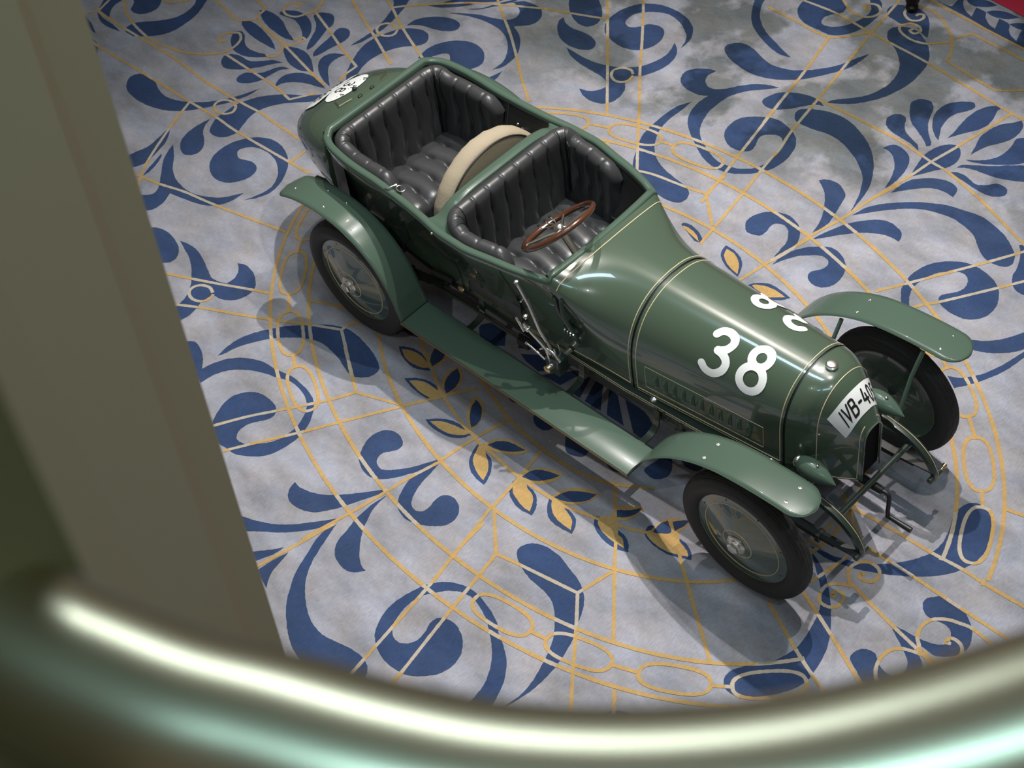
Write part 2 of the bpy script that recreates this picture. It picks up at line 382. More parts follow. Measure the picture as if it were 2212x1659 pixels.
BLUE = """-4282,392* -4219,292* -4183,283* -4057,275* -4110,326 -4147,390 -4153,458 -4154,494*
-4182,247* -4083,202 -3986,192 -3883,206 -3838,217* -3952,235 -4080,240 -4180,257*
-4087,543* -4038,505 -3997,444 -3938,433 -3877,456 -3835,517 -3834,598 -3895,681*
-3665,847* -3618,791 -3597,680 -3622,582 -3708,475 -3821,366 -3840,299 -3833,260* -3800,240* -3713,242* -3665,268 -3559,358 -3498,461 -3487,592 -3503,722 -3560,851 -3587,904*
-4249,135* -4244,166 -4118,141 -4010,95 -3982,80* -4069,88 -4164,107*
-4036,23* -3962,25 -3880,15 -3825,-15 -3763,-73 -3739,-124* -3918,-30*
-3285,-144 -3322,-88 -3311,-29 -3264,2 -3189,11 -3112,1 -3028,-36 -2920,-55 -2818,-36 -2714,15 -2615,91 -2534,181 -2474,278 -2431,367 -2402,446* -2406,369 -2423,292 -2467,194 -2515,121 -2580,29 -2652,-57 -2749,-135 -2867,-186 -3014,-214 -3168,-206 -3241,-178
-1949,694* -2052,600 -2204,504 -2326,380 -2387,262 -2406,199 -2407,110 -2408,21 -2356,-82 -2304,-114 -2228,-104 -2178,-58 -2156,13* -2186,93 -2219,211 -2195,325 -2124,434 -1998,552 -1895,645*
-2438,-9* -2456,-94 -2459,-191 -2434,-283 -2376,-348 -2305,-380 -2249,-360 -2220,-308 -2238,-244 -2301,-182 -2368,-139 -2414,-79
-1976,-138 -1998,-109 -1985,-65 -1929,-13 -1824,8 -1720,-5 -1625,-54 -1554,-120 -1511,-206 -1514,-290 -1538,-367 -1566,-424* -1507,-350 -1472,-250 -1494,-134 -1568,-10 -1651,63 -1766,113 -1879,121 -1976,82 -2045,19 -2103,-87 -2113,-211 -2070,-316 -1993,-379 -1901,-407 -1809,-386 -1749,-328 -1714,-250 -1725,-175 -1759,-141 -1821,-127 -1869,-141 -1924,-160
-2628,-686* -2599,-579 -2575,-491 -2591,-370 -2607,-303 -2604,-261* -2555,-311 -2505,-383 -2476,-471 -2455,-563 -2450,-620 -2467,-671 -2516,-740*
-2351,-713* -2377,-656 -2407,-557 -2432,-484* -2409,-497 -2374,-562 -2351,-644
-2441,-362* -2338,-436 -2231,-532 -2118,-588 -1976,-609 -1853,-586 -1721,-510 -1618,-372* -1636,-504 -1705,-600 -1809,-652 -1941,-683 -2047,-706* -2010,-796 -2014,-884 -2058,-939* -2214,-856* -2147,-794 -2157,-726 -2247,-632 -2360,-520 -2416,-428
-3131,1054* -3085,1087 -2999,1097 -2880,1078 -2762,1024 -2621,972* -2702,947 -2815,951 -2933,969 -3033,1001 -3101,1041
-3143,886* -3100,921 -2993,925 -2864,898 -2732,856 -2653,811* -2755,805 -2894,806 -3013,824 -3095,851
-3077,742 -3075,770 -3040,800 -2980,778 -2914,723 -2834,696 -2750,706 -2669,731 -2641,719* -2716,655 -2806,614 -2914,612 -3003,657 -3055,706
-2490,746* -2573,718 -2626,671 -2679,623 -2733,600 -2828,598 -2900,565 -2920,513 -2881,457 -2810,433 -2736,463 -2666,520 -2597,600 -2543,681
-2389,728* -2454,709 -2492,660 -2521,581 -2571,532 -2626,498 -2645,439 -2624,396 -2578,389 -2518,429 -2469,503 -2456,595 -2440,674
-1998,738* -2116,773 -2239,765 -2321,721 -2367,645 -2353,564 -2316,518* -2307,582 -2253,638 -2165,688 -2076,713
-2621,877* -2550,921 -2442,933 -2333,895 -2216,815* -2305,765 -2422,762 -2528,802 -2591,840
-2965,1122 -2974,1160 -2934,1197 -2863,1231 -2766,1231 -2660,1185 -2589,1116 -2556,1045 -2569,1009* -2644,1075 -2728,1119 -2816,1142 -2896,1128
-2721,1263 -2722,1312 -2679,1347 -2618,1365 -2562,1336 -2518,1280 -2510,1208 -2470,1100 -2447,1014 -2448,962* -2471,970 -2529,1057 -2581,1156 -2641,1216
-2376,1315 -2428,1302 -2449,1261 -2434,1211 -2422,1152 -2410,1058 -2391,970 -2353,931* -2334,978 -2320,1073 -2304,1153 -2299,1233 -2329,1289
-2259,899 -2288,961 -2278,1023 -2233,1066 -2166,1093* -2187,1036 -2185,962 -2147,899 -2062,829 -1986,772* -2088,794 -2184,838
-2368,1785* -2297,1712 -2237,1563 -2212,1442 -2209,1342 -2215,1252 -2216,1187* -2181,1268 -2165,1374 -2158,1465 -2166,1545 -2187,1651 -2220,1768 -2264,1860*
-2019,977* -2070,1072 -2119,1187 -2140,1290 -2121,1406 -2080,1513 -2013,1596 -1923,1645 -1850,1647 -1796,1610 -1774,1550 -1804,1494 -1881,1421 -1937,1329 -1967,1214 -1962,1102 -1925,997 -1889,941* -1946,899*
-2043,1618* -2041,1697 -1994,1774 -1912,1843 -1824,1881 -1750,1883 -1706,1854 -1695,1803 -1742,1751 -1829,1713 -1932,1690 -2000,1657
-1689,1395* -1713,1502 -1691,1603 -1618,1703 -1518,1763 -1415,1771 -1317,1727 -1255,1640 -1270,1563 -1318,1503 -1467,1517* -1532,1569 -1579,1542 -1630,1446*
-1887,1918* -1796,1979 -1673,2043 -1549,2081 -1453,2133 -1432,2200 -1467,2261 -1555,2302 -1594,2291* -1515,2362 -1422,2380 -1344,2368 -1282,2309 -1265,2227 -1298,2161 -1368,2096* -1280,2055 -1194,1984 -1117,1873 -1101,1770 -1108,1691 -1144,1637* -1143,1739 -1189,1837 -1271,1927 -1372,1987 -1480,2011 -1601,2008 -1735,1980
-1073,1668* -1084,1619 -1103,1541 -1055,1552 -1050,1596
-2102,1879* -1993,1923 -1889,2008 -1800,2107* -1888,2070 -1988,1980
-1817,2024* -1723,2093 -1644,2202 -1575,2322 -1573,2359* -1664,2223 -1726,2108
-2016,1982* -1968,2073* -1646,2306* -1682,2241 -1818,2126
-1255,2588* -1201,2523 -1133,2469 -1054,2423 -970,2408 -914,2424 -883,2480 -901,2552 -947,2621 -1014,2676 -1076,2718*
-1091,2278 -1137,2346 -1137,2397* -1076,2357 -991,2342 -907,2353 -826,2353 -749,2326 -715,2276 -724,2229 -790,2188 -885,2177 -989,2200
-839,2546 -852,2639 -842,2732 -794,2835 -731,2894 -635,2942 -510,2955 -394,2938 -285,2882 -219,2797 -194,2716 -193,2643* -236,2752 -319,2824 -415,2871 -520,2888 -608,2858 -685,2802 -730,2736 -735,2664 -709,2615 -651,2607 -600,2653 -569,2709 -504,2739 -443,2733 -401,2697 -369,2621 -373,2536 -415,2456 -478,2412 -576,2395 -685,2415 -775,2457
-877,2149* -773,2143 -654,2140 -537,2162 -420,2208 -325,2278 -266,2362 -234,2466 -234,2556 -269,2661* -204,2611 -157,2531 -145,2427 -170,2328 -214,2240 -263,2195 -267,2112* -216,2055 -192,1978 -197,1897 -244,1838 -332,1812 -425,1828 -485,1863* -418,1882 -368,1926 -345,1999 -387,2039 -467,2060 -561,2063 -687,2075 -789,2098
65,2824 56,2875 104,2934 174,2953 262,2937 366,2900 463,2884 597,2919 695,2992 768,3069 827,3152 865,3236 900,3325 928,3381* 932,3349 925,3264 905,3170 851,3068 790,2975 725,2888 631,2810 535,2755 405,2721 269,2732 143,2768
36,2369 8,2427 12,2486 61,2544 125,2583 180,2595* 162,2526 186,2465 244,2428 299,2438 361,2492 419,2574 488,2644 572,2696 651,2719* 564,2627 491,2550 434,2453 417,2347 418,2233 450,2119 490,2044 559,1976 660,1919 781,1871 870,1874 952,1897 1025,1955 1061,2033 1062,2107 1056,2189 1030,2272 994,2312 946,2316 905,2292 877,2263 869,2217 894,2155 906,2102 886,2064 837,2038 757,2036 679,2081 636,2139 621,2226 638,2306 693,2365 781,2421 863,2445 945,2431 1035,2395 1098,2338 1137,2251 1151,2145 1136,2039 1087,1952 1010,1875 914,1820 803,1808 701,1832 609,1880 534,1927 449,1983 367,2057 314,2155 296,2265 306,2353* 248,2322 156,2316 83,2333
642,2538 650,2606 684,2678 762,2736 848,2769 932,2778 1018,2750* 957,2720 904,2658 843,2581 770,2519 700,2505
255,2237* 254,2126 249,2007 265,1890 303,1798 364,1709 446,1639 542,1595 658,1568 766,1550 836,1518 866,1456 845,1398 755,1371 622,1383 519,1418 420,1458 370,1479 319,1543 268,1637 210,1758 194,1874 190,2001 204,2134
-122,3407* -70,3308 11,3198 102,3123 209,3069 328,3026 426,3009 512,3027* 422,3054 307,3100 205,3140 112,3197 26,3276 -38,3383 -60,3452*
223,3470 186,3544 182,3626* 380,3769* 447,3750 483,3709 492,3648 451,3593 420,3537 434,3481 470,3458 523,3471 586,3525 628,3606 652,3698 644,3792 556,3897* 610,3936* 668,3893 714,3809 728,3720 725,3627 699,3526 643,3436 572,3392 480,3391 376,3389 294,3413
751,3836 728,3895 753,3952 813,3982 906,4007 996,3981 1066,3917 1117,3839 1151,3770* 1078,3795 1020,3834 971,3847 909,3794 841,3802 785,3811
903,3634 882,3692 903,3745 965,3785 1051,3791 1144,3745 1211,3698 1277,3619 1323,3527 1339,3429 1347,3310 1328,3188 1289,3067 1223,2957 1142,2869 1014,2788* 1029,2835 1106,2916 1174,2997 1215,3088 1234,3196 1220,3309 1177,3403 1111,3481 1027,3547 949,3586
927,2538 903,2588 921,2636 980,2676 1077,2719 1186,2732 1299,2712 1412,2664 1519,2598 1613,2510 1681,2418 1739,2308 1772,2193 1798,2003* 1764,2117 1722,2224 1657,2330 1561,2413 1443,2482 1324,2524 1219,2533 1115,2514 1010,2503 966,2507
1459,2862 1437,2905 1447,2958 1483,2988 1526,2987 1550,2961 1579,2908 1620,2865 1691,2831 1756,2806 1799,2759* 1712,2788 1629,2798 1546,2809 1483,2836
1509,3064 1473,3128 1486,3183 1522,3213 1575,3220 1622,3179 1652,3111 1685,3032 1739,2955 1815,2880 1829,2847 1811,2827* 1772,2862 1674,2920 1595,2964 1544,3016
1845,2924* 1793,2951 1727,3019 1674,3113 1660,3193 1679,3274 1742,3347 1802,3382 1832,3366 1843,3337 1823,3284 1778,3213 1766,3137 1782,3046 1818,2970
1874,2976* 1877,3044 1867,3139 1862,3254 1883,3359 1934,3435 1994,3455* 1982,3404 2004,3331 2013,3249 1991,3174 1938,3090
2090,2936* 2071,3016 2043,3111 2046,3201 2074,3295 2134,3369 2163,3421* 2205,3378 2222,3318 2218,3228 2178,3140 2126,3057
2092,2874* 2152,2912 2208,2962 2249,3035 2258,3128 2250,3194 2242,3246 2278,3288* 2345,3295 2419,3236 2439,3151 2405,3069 2355,3010 2234,2924 2138,2880
2092,2774* 2106,2820 2181,2870 2273,2933 2358,3005 2444,3063 2525,3061 2561,3005 2527,2937 2439,2884 2332,2845 2209,2828 2134,2806
2076,2706* 2124,2742 2197,2741 2276,2718 2335,2749 2386,2805 2447,2807 2480,2777 2481,2730 2417,2681 2313,2677 2192,2696
1892,2544* 1869,2648 1852,2749 1867,2847 1903,2914 1959,2953 2006,2938 2045,2881 2060,2807 2039,2734 1995,2665 1912,2536*
1596,2642* 1613,2691 1649,2719 1710,2713 1774,2683 1814,2634 1842,2556 1853,2465 1850,2379 1837,2333* 1811,2433 1769,2528 1712,2600 1650,2639
1893,2320* 1903,2433 1937,2515 2014,2587 2094,2628 2164,2632 2216,2603 2236,2528* 2158,2537 2068,2510 1986,2433 1936,2375
935,4167* 1060,4160 1082,4185 1073,4270* 1100,4289* 1154,4211 1212,4170 1264,4151* 1230,4258* 1313,4252 1347,4203 1411,4151 1473,4131* 1432,4249* 1524,4234 1558,4177 1607,4132 1668,4105* 1632,4223* 1673,4262* 1801,4068* 1542,4085 1283,4124 1113,4141
1127,4293* 1210,4360 1282,4371 1336,4363* 1294,4309 1222,4270 1164,4269
1316,4255* 1349,4300 1431,4338 1538,4337* 1488,4281 1422,4249 1368,4243
1524,4234* 1559,4276 1625,4307 1718,4294* 1668,4241 1592,4226
1451,2130* 1480,2166 1561,2186 1632,2155 1677,2120 1699,2054 1722,1961 1746,1857 1738,1769 1720,1708* 1699,1807 1650,1920 1590,2011 1530,2077
1820,1993* 1853,2110 1919,2209 2017,2301 2118,2376 2251,2443 2366,2470 2486,2488 2617,2462 2726,2415 2821,2344 2858,2295 2869,2239 2844,2200 2788,2183 2718,2186 2632,2236 2544,2313 2451,2347 2351,2364 2254,2350 2144,2314 2036,2237 1931,2129
1756,1662* 1765,1709 1803,1819 1852,1925 1923,2016 1998,2076 2068,2092 2147,2072 2186,2036 2203,1982* 2138,1985 2062,1964 1963,1900 1870,1804 1804,1719
1694,1328* 1701,1420 1724,1510 1780,1594 1854,1655 1908,1680 1984,1666 2056,1618 2100,1548 2115,1456 2093,1390 2049,1353 1988,1350 1938,1382 1928,1427 1953,1466 1975,1509 1970,1551 1940,1579 1892,1581 1837,1545 1773,1483 1726,1400
1343,1491 1314,1537 1322,1612 1363,1682 1425,1725 1505,1746 1590,1722 1642,1682 1694,1601 1718,1499 1704,1409 1669,1335* 1653,1462 1636,1555 1589,1627 1538,1655 1490,1643 1469,1609 1477,1540 1470,1488 1422,1464 1376,1462
2454,1671 2435,1784 2450,1886 2494,1972 2559,2040 2648,2086 2736,2096 2837,2073 2912,2031 2962,1969 2997,1885 2998,1786 2954,1715 2895,1680 2807,1673 2724,1694 2688,1723 2684,1763 2709,1801 2744,1848 2758,1903 2742,1960 2703,1994 2653,1993 2599,1958 2544,1888 2517,1803 2510,1715 2541,1626 2595,1555 2671,1503* 2632,1485* 2539,1549 2483,1618
2884,1550* 2998,1555 3092,1599 3167,1671 3218,1753 3255,1832* 3331,1717* 3291,1644 3217,1571 3142,1525 3054,1497 2955,1497*
3094,1242* 3152,1267 3196,1313 3252,1396 3292,1504 3322,1626 3337,1693* 3363,1654* 3335,1495 3295,1387 3249,1291 3178,1186*
2809,2419* 2835,2433 2874,2437* 3101,2091* 3074,2070 3014,2073 2964,2109 2928,2170 2914,2236 2883,2314 2851,2368
-1910,-1031* -1841,-982 -1758,-964 -1649,-979 -1554,-1018 -1502,-1076 -1501,-1137 -1553,-1188* -1686,-1134*
-1611,-963* -1535,-947 -1445,-947 -1328,-981 -1224,-1025 -1154,-1052 -1080,-1042 -1031,-1021* -1028,-953 -1059,-896 -1117,-852* -1053,-829 -960,-846 -891,-886 -846,-932 -834,-1003 -855,-1067 -897,-1113 -959,-1142 -1022,-1151 -1030,-1184 -1034,-1241 -1015,-1306 -1003,-1375 -1022,-1449* -1131,-1397* -1142,-1339 -1158,-1271 -1217,-1183 -1300,-1111 -1414,-1034 -1510,-998
-573,-1480* -584,-1393 -578,-1299 -536,-1195 -473,-1099 -401,-1010 -313,-936 -228,-860 -122,-802 -28,-785 98,-800 218,-830 316,-876 347,-919 335,-978 283,-1026 231,-1043 159,-1027 58,-995 -35,-982 -128,-979 -226,-1013 -324,-1078 -407,-1156 -474,-1248 -529,-1349 -551,-1430
-165,-1859* -205,-1783 -231,-1695 -223,-1616 -170,-1545 -107,-1511 -24,-1504 58,-1522 96,-1564 93,-1614 61,-1664 29,-1713 18,-1770 31,-1818 66,-1848 131,-1837 188,-1791 245,-1726 276,-1649 281,-1557 259,-1480 222,-1414 190,-1380 128,-1345 22,-1321 -58,-1329 -127,-1357 -189,-1373 -267,-1404 -349,-1452 -417,-1512 -462,-1591 -483,-1699* -581,-1668* -567,-1617* -551,-1557 -516,-1478 -458,-1409 -380,-1357 -292,-1324 -187,-1316 -89,-1293 8,-1289 113,-1303 193,-1329 260,-1384 321,-1477 352,-1581 344,-1698 310,-1801 241,-1873 149,-1927 59,-1936 -3,-1940 -74,-1915*
-855,-1544* -792,-1497 -715,-1510 -637,-1550 -565,-1618* -581,-1668*
795,-1486 766,-1464 737,-1419 706,-1352 700,-1287 719,-1227 763,-1190 828,-1183 886,-1206 906,-1247 889,-1290 855,-1335 850,-1379 878,-1419 929,-1433 970,-1414 1020,-1365 1083,-1280 1152,-1161* 1166,-1166* 1142,-1259 1097,-1341 1040,-1432 981,-1492 925,-1516 860,-1513
1175,-1170* 1190,-1276 1204,-1377 1233,-1452 1268,-1500 1317,-1514 1354,-1493 1363,-1444 1353,-1387 1358,-1344 1387,-1315 1437,-1306 1492,-1327 1531,-1370 1546,-1423 1527,-1481 1478,-1527 1400,-1575 1312,-1595 1225,-1569 1181,-1527 1147,-1457 1122,-1366 1138,-1274
596,-1833* 649,-1842 725,-1825 807,-1786 888,-1719 960,-1643 1047,-1544 1079,-1507* 1066,-1562 1024,-1646 973,-1749 930,-1822 865,-1903 787,-1945 703,-1954 646,-1934 609,-1886
1103,-1548* 1111,-1651 1149,-1751 1189,-1825 1250,-1902 1324,-1968 1370,-1992 1403,-1996* 1360,-2047 1304,-2068 1219,-2055 1161,-2019 1121,-1957 1107,-1871 1088,-1779 1084,-1663
532,-2211* 638,-2173 744,-2118 835,-2042 927,-1939 1008,-1845* 982,-1943 900,-2053 799,-2148 696,-2222 636,-2272*
1022,-1877* 1009,-1920 1013,-2025 1052,-2141 1089,-2247 1149,-2353 1221,-2446 1309,-2523 1409,-2588 1503,-2627 1610,-2643 1703,-2631 1805,-2593 1889,-2540 1920,-2490 1902,-2444 1859,-2413 1794,-2400 1700,-2411 1601,-2436 1517,-2448 1419,-2431 1329,-2386 1244,-2325 1177,-2257 1122,-2167 1086,-2081 1054,-1980
788,-2336* 857,-2261 911,-2195* 898,-2269 853,-2365*
911,-2406* 929,-2296 957,-2199* 973,-2280 993,-2369 1046,-2449*
1738,-1850 1713,-1922 1692,-2011 1692,-2101 1718,-2189 1759,-2254 1827,-2304 1909,-2332 2007,-2336 2095,-2314 2157,-2267 2211,-2205 2236,-2132 2228,-2052 2190,-1988 2130,-1941 2054,-1916 1990,-1926 1953,-1954 1944,-1999 1962,-2053 1971,-2115 1951,-2168 1910,-2200 1866,-2203 1823,-2180 1789,-2139 1770,-2076 1761,-2004 1772,-1923 1813,-1853 1863,-1792 1916,-1752 1958,-1738 2015,-1730 2088,-1749 2167,-1782 2246,-1834 2329,-1900 2396,-1977 2448,-2075 2465,-2164 2467,-2236 2468,-2299* 2578,-2215* 2577,-2161 2550,-2072 2514,-1990 2447,-1905 2362,-1843 2285,-1801 2222,-1755 2134,-1721 2040,-1699 1961,-1694 1880,-1716 1815,-1753 1773,-1796
1985,-2516* 2029,-2452 2087,-2420 2161,-2403* 2094,-2470*
1990,-1352 1975,-1312 1994,-1265 2034,-1230 2105,-1209 2197,-1210 2292,-1235 2391,-1264 2468,-1310 2517,-1359 2556,-1425 2580,-1484 2623,-1564 2660,-1687 2677,-1806 2674,-1939 2652,-2051 2620,-2152* 2646,-2018 2640,-1912 2608,-1797 2577,-1709 2536,-1628 2471,-1546 2397,-1480 2329,-1447 2247,-1435 2159,-1428 2052,-1393
3070,-1822* 3075,-1772 3109,-1736 3159,-1710 3200,-1711*
3226,-259* 3287,-244 3364,-230 3439,-203 3511,-174 3588,-120 3656,-53 3715,26 3762,120 3774,212 3753,307 3718,401 3710,468 3726,533 3760,563 3814,574 3860,550 3910,488 3969,373 3986,287 3981,218 3958,153 3933,93 3873,18 3795,-54 3704,-119 3596,-183 3503,-226 3415,-254 3330,-269
3252,-282* 3320,-308 3406,-357 3499,-438 3588,-539 3679,-673 3722,-779 3741,-884 3748,-961 3718,-1051 3648,-1156 3561,-1240 3488,-1274 3424,-1250 3402,-1181 3436,-1105 3497,-1026 3542,-964 3574,-867 3580,-786 3560,-669 3529,-569 3489,-496 3433,-434 3362,-373
3899,-412* 3904,-384* 3965,-375 4028,-370 4098,-353 4141,-331 4173,-294 4162,-257 4128,-219 4084,-209 4034,-222 3985,-225 3940,-196 3919,-155 3935,-113 3976,-76 4045,-68 4126,-78 4201,-129 4249,-193 4267,-262 4251,-322 4211,-369 4155,-403 4080,-401 4056,-440 4104,-455 4153,-498 4183,-546 4194,-601 4169,-667 4103,-768 4037,-798 3963,-769 3903,-738 3841,-706 3827,-672 3837,-630 3866,-599 3912,-590 3949,-614 3986,-639 4039,-650 4087,-636 4098,-590 4089,-542 4056,-506 3993,-465
587,-246 590,-206 641,-153 728,-135* 827,-258* 762,-297 662,-301
820,-119* 1010,-99* 1027,-129* 909,-217*
955,-243* 1098,-140* 1287,-88* 1187,-234* 1140,-279* 1018,-266*
1176,-286* 1319,-123* 1366,-110* 1324,-276*
1386,-274* 1409,-136* 1423,-88* 1488,-275*
1529,-272* 1472,-109* 1530,-110* 1655,-269*
1704,-271* 1573,-100* 1628,-91* 1842,-269*
1921,-274* 1703,-102* 1868,-109 1989,-173 1988,-277*
1368,-560 1411,-595 1469,-605 1508,-585 1522,-539* 1413,-535* 1359,-520*
1620,-541* 1663,-597 1716,-634 1779,-621 1814,-588 1811,-539*
1933,-535* 1995,-563 2038,-560 2065,-539*
1112,-530 1156,-554 1197,-556 1214,-543*
2153,-434 2197,-457 2248,-453 2287,-414 2292,-365 2267,-318 2228,-276* 2171,-322*
2270,-248* 2325,-271 2376,-267 2408,-248 2414,-213* 2345,-210
297,-685* 330,-659 391,-636 451,-632 503,-646* 603,-702* 553,-730 489,-750 399,-735 346,-715
521,-847* 573,-800 644,-767 711,-762 753,-770 834,-801* 767,-867 682,-875 601,-868
865,-996* 924,-939 988,-902 1064,-887 1097,-895 1172,-905* 1138,-961 1068,-1000 980,-1014 914,-1009
1252,-925* 1265,-978 1296,-1044 1348,-1091 1413,-1116 1501,-1122* 1476,-1053 1438,-995 1390,-956 1326,-940*
1612,-965* 1617,-1005 1645,-1059 1697,-1093 1775,-1115 1873,-1105* 1854,-1050 1805,-993 1745,-966 1691,-964*
1865,-944* 1889,-989 1935,-1038 1984,-1061 2060,-1063 2140,-1051* 2126,-1007 2090,-963 2038,-942 1979,-937*
2164,-870* 2187,-915 2246,-951 2325,-969 2403,-967 2477,-942* 2437,-897 2385,-868 2327,-863 2275,-864 2226,-840*
2453,-716 2449,-762 2473,-794 2528,-811 2600,-814 2676,-803 2783,-754* 2745,-714 2689,-688 2625,-684 2577,-688*
996,1250* 1001,1274 1060,1286 1138,1264 1201,1225 1203,1199 1163,1188*
1353,1282* 1431,1276 1510,1244 1559,1190 1591,1110* 1483,1131 1394,1180 1360,1234
1685,1093* 1721,1141 1791,1183 1882,1184 1968,1168* 1930,1113 1867,1076*
178,-608* 210,-545 288,-547 343,-548* 281,-572 220,-576 212,-620*"""
GOLDF = """326,-687* 375,-661 437,-649 501,-654 588,-683* 539,-716 468,-730 398,-724
558,-842* 607,-803 661,-784 722,-783 778,-786 831,-798* 778,-847 730,-861 656,-860
897,-987* 957,-941 1025,-919 1092,-905 1164,-887* 1133,-936 1066,-979 990,-994
1267,-931* 1299,-1007 1333,-1047 1399,-1083 1471,-1102* 1444,-1035 1397,-984 1341,-950 1319,-923*
1624,-977 1661,-1046 1729,-1077 1791,-1092 1843,-1092* 1812,-1031 1774,-996 1718,-977 1672,-949 1633,-947*
1875,-935* 1919,-986 1977,-1024 2053,-1036 2117,-1036* 2080,-982 2028,-960 1974,-941 1935,-930*
2184,-853* 2205,-900 2261,-928 2335,-940 2387,-939 2441,-936* 2390,-894 2338,-885 2301,-863 2256,-794*
2480,-736 2465,-770 2491,-790 2553,-801 2630,-799 2695,-776 2753,-749* 2715,-719 2659,-703 2618,-695 2587,-669*
531,-642* 496,-583 497,-532 554,-506 599,-539 616,-587 611,-664*
819,-771* 756,-744 714,-693 701,-630 714,-570 774,-584 825,-640 843,-698
1125,-873* 1059,-832 1006,-769 976,-699 985,-667 1049,-676 1107,-724 1139,-792 1152,-874*
1279,-903* 1307,-841 1358,-793 1440,-767 1538,-778* 1480,-848 1400,-896 1329,-914
1622,-946* 1623,-878 1673,-820 1741,-782 1812,-768* 1805,-840 1761,-903 1694,-942
1870,-939* 1878,-868 1934,-799 1998,-758 2076,-738* 2065,-812 2020,-882 1951,-927
2220,-803* 2213,-755 2253,-700 2341,-638* 2343,-701 2329,-766 2284,-814
2475,-771* 2473,-679 2498,-616 2600,-553* 2611,-596 2589,-682
1016,1245 1056,1256 1127,1242 1194,1199* 1123,1212*
1376,1260* 1451,1251 1524,1203 1575,1124* 1476,1151 1402,1200
1714,1103 1771,1148 1854,1162 1940,1152* 1852,1083*"""
BLUE2 = """544,-645* 510,-597 495,-540 576,-538* 597,-589 590,-669*
819,-771* 774,-742 739,-697 721,-638 727,-578* 783,-613 815,-660 826,-712
1135,-863* 1076,-819 1023,-756 999,-686* 1067,-709 1118,-762 1141,-813
1302,-896* 1333,-837 1385,-800 1450,-787 1512,-782* 1454,-841 1376,-882
1633,-938* 1646,-872 1695,-824 1802,-787* 1769,-852 1712,-911
1886,-927* 1905,-867 1954,-811 2063,-754* 2052,-817 2003,-874 1945,-910
2229,-763* 2286,-716 2329,-659* 2333,-709 2303,-766 2262,-800*
2490,-749* 2484,-681 2503,-633* 2571,-682 2526,-729
2581,-663* 2529,-622* 2590,-561 2601,-594"""
